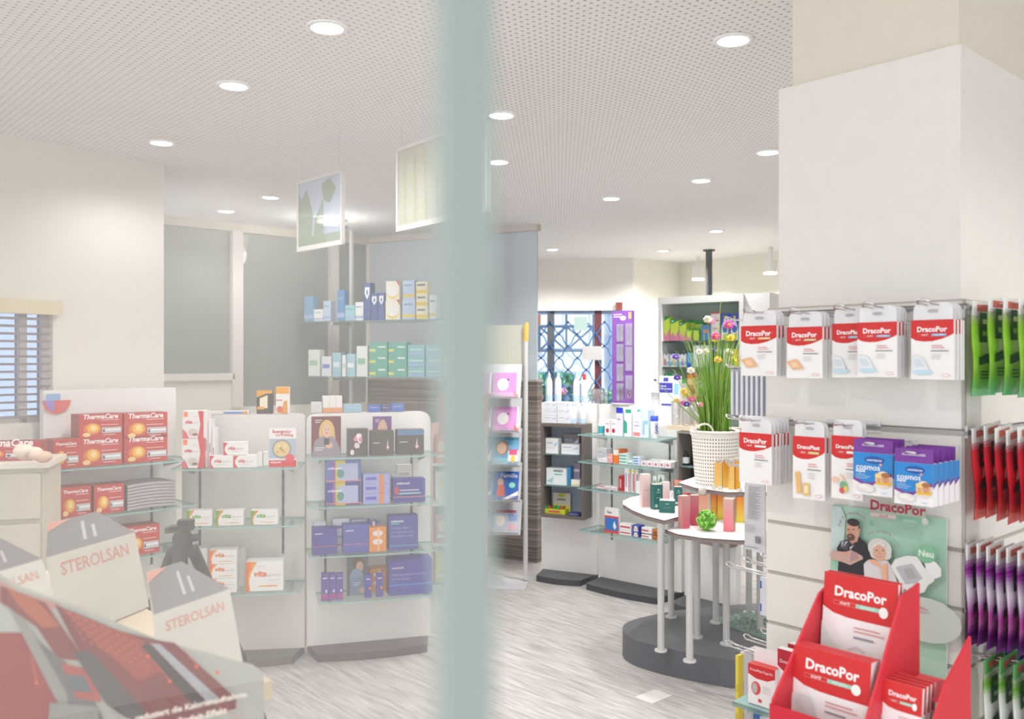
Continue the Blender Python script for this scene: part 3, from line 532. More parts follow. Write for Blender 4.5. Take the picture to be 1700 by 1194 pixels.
for j in range(4): carton(F3, 614+j*4.5, 618+j*4.5, 866+j, z3[2], .14, .09, ['#4a55b5','#e4e6f0','#3c48a0','#6f7ac4'][j], [], 'leaflet', 'thin upright blue booklet on the third shelf, '+['leftmost', 'second', 'third', 'rightmost'][j]+' of four', 'booklet', 'upright blue booklets')
box3(646, 694, 857, z3[2], 'blue supplement box with four text lines, right end of third shelf', '#3f4a97', [('t', .07, .82, .42, 'orthomol', '#eef0f8', .03), ('r', .07, .76, .35, .79, '#4fc4b4'), ('t', .07, .62, .66, 'Wichtige Mikro-', '#9fa9d6', 0), ('t', .07, .5, .84, 'nährstoffe für Zähne,', '#9fa9d6', 0), ('t', .07, .38, .74, 'Knochen und', '#9fa9d6', 0), ('r', 0, .12, 1, .14, '#6fb4d8')], g='blue supplement boxes')
OR = '#e08a2e'
for j, (a, b, y, z_, off) in enumerate(((613, 641, 876, z3[2], .19), (614, 643, 945, z3[3], .1))):
    box3(a, b, y, z_, ['orange and white box between the booklets and the text box', 'orange box left of the biggest blue box on the bottom shelf'][j], OR, [('e', .5, .75, .3, .12, '#e9dfe4'), ('e', .5, .4, .3, .12, '#e9dfe4'), ('r', .5, .0, .6, 1, '#e9b98a')], off=off, g='orange boxes')
for j in range(3): box3(534+j*12.3, 545+j*12.3, 953, z3[3], 'small upright purple box, '+['left', 'middle', 'right'][j]+' of three on the bottom shelf', '#54409a', [('r', 0, .05, 1, .25, '#9c3f8f'), ('r', .15, .8, .8, .85, '#c9c4e6'), ('e', .7, .35, .15, .06, '#d9d4ea')], g='small purple boxes', dep=.035)
carton(F3, 576, 611, 921, z3[3], .13, .006, '#5f6468', [('r', 0, 0, 1, 1, '#4f5b63'), ('e', .5, .78, .25, .16, '#4a3a33'), ('e', .6, .7, .17, .13, '#d2a68c'), ('e', .45, .42, .32, .24, '#7f99b5'), ('p', [(.1,0),(.9,0),(.8,.45),(.2,.4)], '#6f86a0'), ('e', .75, .12, .16, .07, '#d2a68c')]+lines(.3, .3, .35, 2, '#dfe4e8', .05, .015), 'counter_card', 'grey photo card of a person in denim on the bottom shelf', 'card')
for j, (a, b, y) in enumerate(((606, 617, 955), (625, 636, 953))): box3(a, b, y, z3[3], 'small slim blue box, '+['left', 'right'][j]+' one of two before the orange box', '#3f3f98', [('e', .75, .4, .18, .06, '#e08a5c'), ('r', .15, .78, .8, .83, '#d4c8e6')], g='slim blue boxes', dep=.025)
box3(646, 718, 930, z3[3], 'biggest blue box of all, at the right end of the bottom shelf', '#3d419a', [('t', .06, .76, .27, 'orthomol', '#e6c8d4', .03), ('t', .06, .56, .78, 'Wichtige Mikronährstoffe', '#9c9fd0', 0), ('t', .06, .44, .42, 'für die Augen', '#9c9fd0', 0), ('r', 0, .28, 1, .31, '#4f8fe0')], dep=.12, g='blue supplement boxes')
zt3 = 1.226
for j, (a, b, y, c, lb) in enumerate(((517, 534, 668, '#d5d8d4', 'grey white box leftmost on top of the rounded unit'), (536, 568, 658, '#ece9e4', 'tall white box on top of the rounded unit'), (571, 600, 672, '#9cc4d8', 'light blue box on top of the rounded unit'), (612, 632, 673, '#3f6ac0', 'bright blue box on top of the rounded unit, left of two'), (634, 647, 673, '#4a4f86', 'dark blue narrow box on top of the rounded unit'), (650, 671, 671, '#4470bd', 'bright blue box on top of the rounded unit, right of two'))):
    carton(F3, a, b, y, zt3, -.002, .045, c, [('r', .1, .6, .8, .68, '#c9ccd4')] if j != 1 else [('r', .0, .0, 1, .3, '#e39a6a'), ('r', .33, 0, .35, 1, '#c9c4c0'), ('r', .66, 0, .68, 1, '#c9c4c0')], 'medicine_box', lb)
# --- back shelves before the satin glass
FSH = FP(500, 6.75, 748, 6.27); zA, zB = 1.5+66*6.45/F, 1.5-29*6.45/F
for z_, lb in ((zA, 'long upper glass shelf before the grey glass wall'), (zB, 'long lower glass shelf before the grey glass wall')):
    t = empty('wall_shelf', FSH.w(0, 0, z_), FSH.th, lb, 'shelf'); m = MB(); m.box(0, 0, -.01, FSH.L, .25, 0, GSH, GEDGE); m.build('glass_shelf', t)
    for x in (.26, FSH.L-.1):
        m = MB(); m.box(x, .0, -.03, x+.02, .26, -.011, '#c9cccb'); m.build('bracket', t)
for x in (.26, FSH.L-.1):
    m = MB(); m.box(-.012, -.012, 0, .012, .012, 2.5, '#dcdad5'); o = m.build('shelf_post'); place(o, FSH, x+.01, -.275, 0); tag(o, 'slim white post carrying the back glass shelves, '+('left' if x < .5 else 'right')+' one', 'post')
BS = [(505,520,492,'#6f9fc0','blue'),(521,536,514,'#e6e6e2','white'),(537,549,500,'#b9c8e0','blue and white'),(560,572,482,'#4f86b8','tall blue'),(573,589,507,'#8fc4cc','pale teal'),(590,603,502,'#e3e6e6','white and blue'),(604,615,470,'#3a5a94','tall navy shield'),(616,627,487,'#3a5a94','navy shield'),(628,638,486,'#41619b','navy shield right'),(640,664,498,'#e9e6d6','white and yellow lower'),(668,689,497,'#b9cde6','blue wave lower'),(691,710,468,'#ece6c8','yellow and white stacked'),(713,725,490,'#e6e9ee','white')]
for j, (a, b, y, c, lb) in enumerate(BS):
    art = [('r', .1, .7, .8, .78, '#7f9cc4'), ('r', 0, .1, 1, .25, '#e0c85a' if j > 8 else '#9fb4d4')]
    if j in (6, 7, 8): art = [('p', [(.15,.88),(.85,.88),(.85,.7),(.5,.55),(.15,.7)], '#eef0f4'), ('e', .5, .74, .12, .08, '#3a5a94')]
    if j == 9: art = [('e', .5, .35, .42, .3, '#ecc83c'), ('e', .5, .45, .42, .3, '#eceae6'), ('p', [(.75,1),(1,1),(1,.7)], '#d9503c')]
    if j == 11: art = [('r', 0, i/3+.02, 1, i/3+.12, '#e6cc4a') for i in range(3)]+[('r', .1, i/3+.22, .8, i/3+.27, '#6f7686') for i in range(3)]
    o = carton(FSH, a, b, y, zA, -.01, .06, c, art, 'medicine_box', f'{lb} box on the upper back shelf, number {j+1} counted from its left end' if j in (1,12) else f'{lb} box on the upper back shelf', 'box', 'boxes on the upper back shelf')
    if j in (9, 10): carton(FSH, a+1, b-1, y-31, zA+stackz(o)+.0012, -.012, .06, c, art, 'medicine_box', ('white and yellow' if j == 9 else 'blue wave')+' box on top of its twin on the upper back shelf', 'box', 'boxes on the upper back shelf')
tag(bpy.data.objects[-1]) if False else None
for o in bpy.data.objects:
    if 'number 2 counted' in o.get('label', ''): o['label'] = 'small white box between two blue ones at the left of the upper back shelf'
    if 'number 13 counted' in o.get('label', ''): o['label'] = 'white box at the right end of the upper back shelf'
BL = [(512,531,581,'#dfe4dc','pale green'),(534,550,592,'#dfe2ea','white and violet'),(552,566,586,'#9fc8d4','light blue'),(568,574,590,'#e9ebec','slim white'),(576,590,588,'#a4ccd8','light blue patterned'),(592,610,575,'#e6ebe6','tall white and green'),(738,747,592,'#dfe6ea','white end')]
for j, (a, b, y, c, lb) in enumerate(BL):
    carton(FSH, a, b, y, zB, -.01, .06, c, [('r', .1, .4, .8, .6, ['#9fc4a9','#6f7fc4','#dfe9ee','#b9d4c4','#eef2f2','#8fc4a4','#b9c4d4'][j])], 'medicine_box', lb+' box on the lower back shelf', 'box', 'boxes on the lower back shelf')
for cI, (a, b) in enumerate(((613, 643), (645, 675), (677, 705), (707, 736))):
    z_ = zB
    for j in range(3):
        o = carton(FSH, a, b, (606, 587, 569)[j]+(4 if cI > 1 else 0), z_, -.01, .07, '#5fae9c' if cI < 2 else '#86bcc4', [('r', 0, .15, .35 if cI != 1 else .3, .38, '#e0dc6a'), ('r', .5, .5, .9, .65, '#d9eae4')] if cI < 2 else [('r', .1, .5, .9, .62, '#c4e0dc'), ('r', .05, .08, .9, .26, '#9fb4e0')], 'medicine_box', f'{["left", "second", "third", "right"][cI]} column of teal boxes on the lower back shelf, {["bottom", "middle", "top"][j]} box', 'box', 'teal boxes on the lower back shelf'); z_ += stackz(o)+.0012
# --- red product stand half hidden behind the glass edge
fp = FP(718, 5.55, 800, 5.5); ps = empty('product_stand', fp.w(fp.L/2), fp.th, 'cardboard floor stand with red header partly behind the green glass edge', 'stand')
m = MB(); L = fp.L/2
m.box(-L, .16, 0, L, .18, 1.27, '#c9453f'); m.box(-L, -.02, 0, L, .16, .1, '#d0cfcb')
for s_ in (-1, 1): m.box(s_*L-.004, -.02, 0, s_*L+.004, .16, 1.1, '#d9b0ac')
m.build('body', ps)
for j in range(4): m = MB(); m.box(-L+.005, -.02, .1+.25*j-.012, L-.005, .159, .1+.25*j, '#e3dfdc'); m.build('shelf', ps)
for j in range(4):
    for i in range(3):
        m = MB(); c = ['#e4573c', '#e6c832', '#c94a7a', '#c4302c'][3-j] if j else ['#d4c83c', '#e05a8a', '#8fb43c'][i]; h = .2-.02*((i+j) % 2)
        if j == 2: c = '#e9e2e4'
        m.carton(.085, .1, h, c, [('e', .5, .6, .3, .2, '#f0d88c'), ('r', .15, .2, .8, .3, '#f0e6e0')]); o = m.build('snack_carton'); place(o, fp, .06+.098*i, -.06, .1+.25*j+.001); tag(o, f'colourful carton on the red floor stand, {["bottom", "second", "third", "top"][j]} tier {["left", "middle", "right"][i]}', 'carton', 'cartons on the red floor stand')
# ---------------- units along the far curve ----------------
UA = FP(899, 6.2, 991, 6.02); UB = FP(995, 5.98, 1131, 5.56); UC = FP(1137, 5.52, 1222, 5.24)
ZT = 1.2
unit(UA, ZT, [], 'narrow white display unit with a dark framed niche, beside the laminate wall', base=(.19, '#4b4d52'), cat='display unit')
zb4 = [zs(UB, 1050, y, .22) for y in (727, 774, 820, 893)]
unit(UB, ZT, [(z,) for z in zb4], 'white display unit with four glass shelves of dental care products', base=(.21, '#4b4d52'), strips=[(kk(UB, 1016), .3, .98), (kk(UB, 1112), .3, .98)], so=.24)
unit(UC, 1.07, [], 'white display unit behind the round tables, wooden top with glasses', base=(.2, '#4b4d52'))
# framed niche on the narrow unit
WD = mat('#6f6761', .5)
k0, k1 = kk(UA, 903, .14), kk(UA, 966, .14); nz0, nz1 = zs(UA, 935, 861, .14), zs(UA, 935, 704, .14); W = k1-k0
nt_ = empty('niche_box', UA.w((k0+k1)/2, 0, nz0), UA.th, 'dark wood framed niche box with glass shelves of small cartons', 'niche')
H = nz1-nz0; m = MB(); d_ = .15
m.box(-W/2-.02, -d_, 0, -W/2, -.002, H, WD); m.box(W/2, -d_, 0, W/2+.02, -.002, H, WD); m.box(-W/2, -d_, 0, W/2, -.002, .02, WD); m.box(-W/2, -d_, H-.02, W/2, -.002, H, WD); m.build('frame', nt_)
m = MB(); m.box(-W/2, -.008, .02, W/2, -.003, H-.02, '#a5b2c2'); m.build('back_panel', nt_)
nzs = [nz0+.02, zs(UA, 935, 807, .13), zs(UA, 935, 755, .13)]
for z in nzs[1:]: m = MB(); m.box(-W/2, -d_+.01, z-nz0-.006, W/2, -.008, z-nz0, GSH, GEDGE); m.build('glass_shelf', nt_)
def cA(a, b, y, z, c, lb, art=(), off=.12, dep=.07, g=None, nm='medicine_box', cat='box', **k): return carton(UA, a, b, y, z+.001, off, dep, c, list(art), nm, lb, cat, g, **k)
ln1 = [('r', .1, .65, .55, .72, '#9fb0cf'), ('r', .1, .35, .8, .39, '#c9d2e0'), ('p', [(.6,.5),(.95,.8),(.9,.5)], '#b9cbe4')]
cA(906, 926, 728, nzs[2], '#eceeee', 'upright white pack on the top shelf inside the dark framed niche', ln1)
o = cA(932, 962, 738, nzs[2], '#e6e9ec', 'white carton on the top niche shelf, in front', ln1)
cA(936, 962, 721, nzs[2], '#8f8a8c', 'grey brown carton on the top niche shelf, behind the white one', ln1, off=.045, dep=.03)
cA(907, 940, 778, nzs[1], '#e4ecec', 'pale carton with black heading on the middle niche shelf', [('t', .35, .78, .5, 'ARREX', '#3a3f44', .03), ('p', [(0,.2),(.4,.5),(.3,.1)], '#9fd4d4'), ('r', .4, .6, .8, .68, '#6fc4b9')], nm='insect_repellent_box')
cA(941.5, 947, 776, nzs[1], '#3f8fc4', 'slim blue carton on the middle niche shelf', off=.1)
cA(952, 963, 769, nzs[1], '#9a8fa9', 'upright lilac carton at the back of the middle niche shelf', [('r', .1, .6, .9, .7, '#e0dce4')], off=.05, dep=.04)
cA(948, 963, 797, nzs[1], '#ecebe4', 'small white carton at the front of the middle niche shelf', [('r', .0, .1, 1, .3, '#d9d48c')])
cA(918, 947, 819, nzs[0], '#c9c8c0', 'grey and yellow counter card in the bottom of the niche', [('r', 0, 0, 1, .4, '#d4d66a'), ('t', .25, .62, .5, 'BARREX', '#3a3f44', .03), ('e', .5, .88, .2, .1, '#a9b83c')], off=.05, dep=.006, nm='counter_card', cat='card')
o = cA(904, 938, 846, nzs[0], '#c9d43c', 'open yellow green tray carton in the bottom of the niche', [('r', .2, .3, .75, .7, '#d9555c')], nm='tray_carton')
for j in range(5): m = MB(); m.box(-.006, -.03, 0, .006, .03, .012, ['#3fa95c', '#d9504c', '#3fa95c', '#4fae64', '#d9504c'][j]); o = m.build('lip_balm'); place(o, UA, kk(UA, 908+j*6.5, .1), .09, zs(UA, 935, 846, .12)+.001); tag(o, ['green', 'red', 'green', 'green', 'red'][j]+' small pack lying in the yellow green tray, '+['leftmost', 'second', 'middle', 'fourth', 'rightmost'][j], 'pack', 'small packs in the yellow green tray')
cA(942, 962, 853, nzs[0], '#4a4f8f', 'flat dark blue carton in the bottom right of the niche', [('r', .1, .4, .8, .6, '#c9cbe0')])
# stack on the niche top, bottles on unit top
z_ = nz1
for j in range(3):
    o = cA(902, 924, (690, 679, 668)[j], z_, '#e9ecef', f'flat white carton left on the niche top, {["bottom", "middle", "top"][j]} one', ln1, off=.13, g='flat white cartons on the niche')
    cA(925, 946, (690, 679, 668)[j], z_, '#e9ecef', f'flat white carton right on the niche top, {["bottom", "middle", "top"][j]} one', ln1, off=.13, g='flat white cartons on the niche'); z_ += stackz(o)+.0012
def bottle(loc, r, h, hc, c, cc, name, label, cat='bottle', group=None, art=None, sh=.72, rc=None, nozzle=False, n=16, capname='cap'):
    t = empty(name, loc, 0, label, cat, group); m = MB(); hb = h-hc
    m.lathe([(r*.92, 0), (r, .006), (r, hb*sh), (r*.9, hb*(sh+1)/2), (r*.45, hb)], c, n)
    if art: m.lathe([(r*1.01, hb*art[0]), (r*1.01, hb*art[1])], art[2], n)
    m.build('body', t); m = MB(); rc = rc or r*.5
    if nozzle: m.lathe([(rc, hb), (rc*.95, hb+hc*.45), (rc*.35, hb+hc*.7), (rc*.3, h)], cc, 12)
    else: m.lathe([(rc, hb), (rc, h*.999), (rc*.9, h)], cc, 12)
    m.build(capname, t); return t
for j, (px, yT, zz, off, lb, red) in enumerate(((953, 667, nz1, .08, 'white spray bottle beside the cartons on the niche, left of two', 0), (967, 667, nz1, .08, 'white spray bottle beside the cartons on the niche, right of two', 0), (911.5, 616, ZT, -.025, 'white spray bottle on the unit top, leftmost of four', 0), (926.5, 615, ZT, -.025, 'white spray bottle on the unit top, second of four', 0), (957, 618, ZT, -.025, 'white spray bottle on the unit top, third of four', 0), (970, 621, ZT, -.025, 'white bottle with red cap on the unit top, rightmost of four', 1))):
    k, D = UA.at(px, off); h = Z(yT, D)-zz; bottle(UA.w(k, off, zz+.001), .0235, h, h*.2, '#e6e9ee', '#c9302c' if red else '#b9c4d0', 'spray_bottle', lb, group='white spray bottles', art=(.06, .3, '#c4d9ec'), nozzle=not red, capname='nozzle')
for j in range(5):
    px = 980+j*6.5; k, D = UA.at(min(px, 990), -.02); fr = UA if px < 991 else UB; k, D = fr.at(px, -.025)
    m = MB(); m.lathe([(.011, 0), (.012, .1), (.011, .1)], CLEAR, 10); o = m.build('glass_vial'); o.location = fr.w(k, -.025, ZT+.001); tag(o, 'clear small glass on the unit top by the spray bottles, '+['leftmost', 'second', 'middle', 'fourth', 'rightmost'][j], 'glass', 'small glasses on the unit top')
# dental unit items
def cB(a, b, y, z, c, lb, art=(), off=.19, dep=.06, g=None, nm='toothpaste_box', cat='box', **k): return carton(UB, a, b, y, z+.001, off, dep, c, list(art), nm, lb, cat, g, **k)
k, D = UB.at(998.5, .16); bottle(UB.w(k, .16, zb4[0]+.001), .021, .1, .02, '#ecefef', '#eef0f2', 'pill_jar', 'small teal labelled jar at the left of the top dental shelf', 'jar', art=(.1, .7, '#3fb0b4'), rc=.016, sh=.9)
TX3 = [('t', .2, .55, .6, 'med', '#4f6fb4', .02)]
for j, (a, b) in enumerate(((1004, 1013), (1014, 1023))): cB(a, b, 697, zb4[0], '#eeecee', 'small white box with a raspberry on the top dental shelf, '+['left', 'right'][j], [('e', .5, .3, .3, .14, '#c4304c'), ('r', .2, .7, .8, .76, '#b9b4c4')], g='raspberry boxes')
cB(1023, 1034, 677, zb4[0], '#e6e8f0', 'tall white carton with blue top on the top dental shelf', [('r', 0, .8, 1, 1, '#2b3ed0'), ('r', .2, .55, .6, .62, '#b9a9d9')])
cB(1036, 1049, 680, zb4[0], '#eaf0ee', 'tall white carton with a teal triangle on the top dental shelf', [('r', .2, .86, .9, 1, '#2fae94'), ('p', [(0,.12),(.4,.12),(.4,.5),(0,.62)], '#2fae94')])
for j, (a, b) in enumerate(((1049.5, 1056), (1057, 1064))): cB(a, b, 679, zb4[0], '#dfe9e8', 'white carton with green emblem behind the mouthwash packs, '+['left', 'right'][j], [('e', .5, .93, .4, .05, '#6fc4b4')], off=.12, g='green emblem cartons')
cB(1050, 1064, 686, zb4[0], '#eceef0', 'white carton with pale red foot on the top dental shelf', [('r', .1, .05, .9, .2, '#ec8a8a'), ('r', .2, .45, .8, .5, '#a9a9cf'), ('r', .2, .6, .8, .64, '#c4c4df')], off=.195)
cB(1065, 1078, 681, zb4[0], '#dce9f0', 'pale blue tall carton on the top dental shelf', [('r', .15, .1, .4, .6, '#a4c4e6'), ('e', .6, .55, .2, .08, '#8fd0d4'), ('r', .9, 0, 1, 1, '#8fd0d0')])
k, D = UB.at(1087, .17); h_ = Z(691, D)-zb4[0]; t = bottle(UB.w(k, .17, zb4[0]+.001), .027, h_, .03, '#e9ebee', '#2f4fe0', 'mouthwash_bottle', 'white mouthwash bottle with bright blue cap', rc=.022, sh=.9)
m = MB(); m.art((-.0275, -.0278, h_*.2), (0,0,h_*.55), (-.022,0,0), (0,-1,0), [('t', .02, -1.9, .95, 'GABO', '#3a4a9c', .03)]); 
m2 = MB(); m2.V = m.V; m2.F = m.F; m2.M = m.M; m2.S = m.S; m2.mats = m.mats; m2.build('lettering', t)
for (a, b, y, c, lb, off, art) in [(991, 1007, 745, '#e6e4ea', 'pale box with blue writing, leftmost on the second dental shelf', .12, ln1), (993, 1007, 762, '#e9e4ea', 'flat pale pack at the front left of the second dental shelf', .2, ()), (1008, 1017, 755, '#eaa9a4', 'small salmon pink box on the second dental shelf', .19, [('r', .1, .6, .8, .7, '#f0e0de')]), (1018, 1027, 747, '#ec7a3c', 'orange and white box on the second dental shelf', .19, [('r', 0, .6, 1, 1, '#efeceb'), ('r', 0, .55, 1, .62, '#f0a02c')]), (1028, 1041, 754, '#e4efed', 'white and teal striped box stack, left on the second dental shelf', .19, [('r', .05, .15+i*.3, .9, .28+i*.3, '#4fb09c') for i in range(3)]), (1042, 1050, 765, '#e4efed', 'low white and teal box beside the striped one', .19, [('r', .05, .2, .9, .5, '#4fb09c')]), (1051, 1062, 759, '#e4e9f2', 'white and blue striped box on the second dental shelf', .19, [('r', .05, .12+i*.3, .8, .26+i*.3, '#4f8ad4') for i in range(3)])]:
    cB(a, b, y, zb4[1], c, lb, art, off=off, dep=.1 if off > .15 else .06)
for j in range(5): cB(1064+j*10, 1073+j*10, 766+j*.6, zb4[1], '#ece8ea', 'flat white toothpaste carton in the row of five, '+['leftmost', 'second', 'middle', 'fourth', 'rightmost'][j], [('e', .5, .5, .3, .25, '#c98a94')], g='flat white toothpaste cartons', dep=.14)
for (a, b, y, c, lb, art) in [(991, 1003, 807, '#ecdfe2', 'low white and red carton, leftmost on the third dental shelf', [('r', 0, .7, 1, 1, '#d9707a')]), (1004, 1014, 808, '#efeaea', 'low white and red carton, second on the third dental shelf', [('r', .1, .3, .9, .5, '#c94a54')]), (1015, 1025, 809, '#efeaea', 'low white and red carton, third on the third dental shelf', [('r', .1, .3, .9, .5, '#c94a54')]), (1027, 1036, 791, '#b8323a', 'upright dark red carton on the third dental shelf', [('r', .2, .2, .5, .8, '#e0a4a4')]), (1037, 1046, 778, '#efeef0', 'upright white carton with yellow and red stripe, first of three', [('r', .2, .2, .4, .8, '#8f9ac4'), ('e', .8, .9, .2, .06, '#ecd63c'), ('r', .72, .05, .9, .8, '#d9465c')]), (1048, 1053, 779, '#efeef0', 'upright white carton with yellow and red stripe, second of three', [('e', .6, .9, .3, .06, '#ecd63c'), ('r', .5, .05, .9, .8, '#d9465c')]), (1054.5, 1059, 780, '#dfe0e6', 'upright white carton with yellow and red stripe, third of three', [('e', .6, .9, .3, .06, '#ecd63c'), ('r', .5, .05, .9, .8, '#d9465c')]), (1056, 1064, 800, '#f0eeee', 'small white carton right of the striped ones on the third shelf', ()), (1084, 1090, 791, '#e9ecec', 'white carton with leaf behind the pink tall carton', [('e', .5, .6, .4, .2, '#8fae8c')]), (1092, 1102, 789, '#e4e9e6', 'white carton with a green plant on the third dental shelf', [('p', [(.1,.6),(.5,.95),(.8,.7)], '#5f9470'), ('r', .5, .2, .8, .6, '#6f7a8c')])]:
    cB(a, b, y, zb4[2], c, lb, art, off=.185 if b != 1064 else .2)
cB(1004, 1027, 844, zb4[3], '#eceaec', 'upright white card with red and blue field on the lowest dental shelf', [('r', 0, 0, 1, .68, '#d84a48'), ('r', .05, .1, .95, .6, '#3a7ac4'), ('p', [(.7,.5),(.85,.25),(.7,.15),(.6,.3)], '#e9f0f6'), ('t', .12, .78, .4, 'Tebo', '#4a4f6a', .02)], dep=.02, nm='counter_card', cat='card')
z_ = zb4[3]
for j in range(2):
    o = cB(1029, 1048, 881-j*11, z_, '#efeaea', f'white and red toothpaste carton in the left pile, {["lower", "upper"][j]}', [('r', .05, .35, .9, .6, '#c93c44')], g='white and red toothpaste cartons'); 
    cB(1065, 1082, 888-j*11, z_, '#efeaea', f'white and red toothpaste carton in the right pile, {["lower", "upper"][j]}', [('r', .05, .35, .7, .6, '#c93c44')], g='white and red toothpaste cartons')
    cB(1050, 1061, 884-j*11, z_, '#4048a4', f'dark blue carton with yellow field between the piles, {["lower", "upper"][j]}', [('p', [(.15,.1),(.85,.1),(.7,.9),(.3,.9)], '#e6e6ee'), ('r', .35, .3, .65, .6, '#e6c84a')], off=.2)
    cB(1084, 1094, 891-j*11, z_, '#c9762e', f'orange brown carton at the right end of the lowest dental shelf, {["lower", "upper"][j]}', [('e', .4, .4, .3, .3, '#8f4a2e')], off=.2); z_ += stackz(o)+.0012
# purple tool display on a round foot
zf = ZT+.001; k, D = UB.at(1033, -.02); td = empty('tool_display', UB.w(k, -.03, zf), UB.th-.05, 'purple display board of hanging scissors and tweezers on a round white foot', 'display'); W2 = .5*42*D/F; h_ = Z(515, D)-zf-.015
m = MB(); m.lathe([(.001,0),(.075,0),(.085,.01),(.001,.01)], '#dcdad8', 24); m.build('foot', td)
m = MB(); m.box(-W2, -.012, .011, W2, .012, .011+h_, '#8656ac'); m.art((-W2, -.012, .011), (2*W2,0,0), (0,0,h_), (0,-1,0), [('r', .08, .955, .5, .965, '#e4d9ee'), ('r', .08, .93, .42, .94, '#e4d9ee'), ('e', .55, .92, .15, .025, '#e0dce0'), ('r', .82, .91, .96, .98, '#eeb06a'), ('r', .56, 0, .6, .88, '#8f5fae')]); m.build('board', td)
for (cx, cz, w_, hh) in [(-.3, .76, .2, .19), (.02, .76, .2, .19), (-.3, .545, .2, .19), (.02, .545, .2, .19), (-.3, .33, .2, .19), (.02, .33, .2, .19), (-.3, .12, .2, .19), (.02, .12, .2, .19), (.72, .74, .36, .24), (.72, .48, .36, .26), (.72, .17, .36, .26)]:
    pk = MB(); x_ = cx*W2+.0; z_ = .011+(cz+.0)*h_; ww = w_*W2*.9; h2 = hh*h_*.5
    pk.box(x_-ww, -.02, z_-h2, x_+ww, -.0125, z_+h2, CLEAR)
    o = pk.build('blister_pack', td); m = MB(); q = [(x_-ww*.4, -.014, z_+h2*.7), (x_, -.014, z_), (x_+ww*.4, -.014, z_-h2*.5)]
    m.tube(q, .0022, STEEL, 5); m.tube([(x_+ww*.4, -.014, z_+h2*.7), (x_, -.014, z_), (x_-ww*.2, -.014, z_-h2*.5)], .0022, STEEL, 5)
    m.tube([(x_+ww*.45*math.cos(a), -.014, z_-h2*.62+h2*.2*math.sin(a)) for a in [i*.7 for i in range(9)]], .0016, '#e6e6e8', 5, close=True); m.build('steel_tool', o)
for y in (532, 562, 604): m = MB(); z_ = Z(y, D)-zf; m.tube([(W2, 0, z_), (W2+.025, -.005, z_+.004), (W2+.03, -.005, z_+.008)], .0015, CHROME, 5); m.build('hook', td)
# pot and spray card on unit top
k, D = UB.at(1089, -.025); m = MB(); m.lathe([(.026, 0), (.034, .085), (.04, .09), (.037, .09), (.03, .02)], '#efefef', 20); o = m.build('white_pot'); o.location = UB.w(k, -.03, zf); tag(o, 'empty white pot beside the white spray card', 'pot')
zsc = Z(672, 5.5); k, D = UB.at(1096, .0); o = carton(UB, 1095, 1128, 625, zf, -.006, .03, '#ecebf0', [('r', .2, .82, .45, .95, '#4a4aa8'), ('r', .0, .45, .66, .78, '#4440a4'), ('t', .05, .65, .3, 'Neu mit', '#e9e6f4', .03), ('t', .05, .56, .56, 'Hyaluronspray', '#e9e6f4', .02), ('p', [(.72,.4),(.95,.4),(.98,.75),(.75,.78)], '#8fc0e0'), ('r', .1, .03, .62, .09, '#4440a4')], 'counter_card', 'white card with purple text field, a hyaluron spray advert, on the unit top', 'card')
# unit C: wooden top, glasses, dark niche
k0, k1 = kk(UC, 1110, .1), kk(UC, 1222, .0); m = MB(); UC.mbox(m, k0, UC.L, -.06, .12, 1.07, 1.095, '#d9c7ae'); tag(m.build('wooden_board'), 'light wooden board under the drinking glasses', 'board')
for j, (px, off) in enumerate(((1122, .09), (1131, .03), (1140, .09), (1147, .03), (1158, .07))):
    k, D = UC.at(px, off); m = MB(); m.lathe([(.012, 0), (.026, .004), (.03, .15), (.028, .15), (.024, .01), (.011, .008)], CLEAR, 14); o = m.build('drinking_glass'); o.location = UC.w(k, off, 1.096); tag(o, 'tall clear drinking glass on the wooden board, '+['leftmost', 'second from left', 'middle one', 'second from right', 'rightmost'][j], 'glass', 'drinking glasses on the wooden board')
k0, k1 = kk(UC, 1128, .12), kk(UC, 1200, .12); nz = (zs(UC, 1150, 806, .12), 1.065); nb_ = empty('niche_box', UC.w((k0+k1)/2, 0, nz[0]), UC.th, 'dark brown niche box behind the wicker basket, holding a dark bottle', 'niche'); W = k1-k0; H = nz[1]-nz[0]
DW = mat('#4a423d', .5); m = MB()
m.box(-W/2-.012, -.13, 0, -W/2, -.002, H, '#8b857f'); m.box(W/2, -.13, 0, W/2+.012, -.002, H, '#8b857f'); m.box(-W/2, -.13, 0, W/2, -.002, .012, '#8b857f'); m.box(-W/2, -.13, H-.012, W/2, -.002, H, '#8b857f'); m.build('frame', nb_)
m = MB(); m.box(-W/2, -.008, .012, W/2, -.002, H-.012, DW); m.build('back_panel', nb_); zsh = zs(UC, 1140, 774, .1); m = MB(); m.box(-W/2, -.12, zsh-nz[0]-.006, W/2, -.008, zsh-nz[0], GSH, GEDGE); m.build('glass_shelf', nb_)
k, D = UC.at(1139, .07); bottle(UC.w(k, .07, zsh+.001), .022, Z(749, D)-zsh, .02, '#2c2c34', '#2c2c34', 'dark_bottle', 'dark bottle with white label in the brown niche', art=(.2, .75, '#d9dade'), rc=.01)
# gap item: lower framed box under the front table
k0, k1 = kk(UC, 1160, .1), kk(UC, 1208, .1); m = MB(); z0_ = zs(UC, 1180, 906, .1); UC.mbox(m, k0, k1, .001, .1, z0_, z0_+.04, '#8b8078'); tag(m.build('storage_ledge'), 'grey brown ledge low on the unit behind the front table', 'ledge')
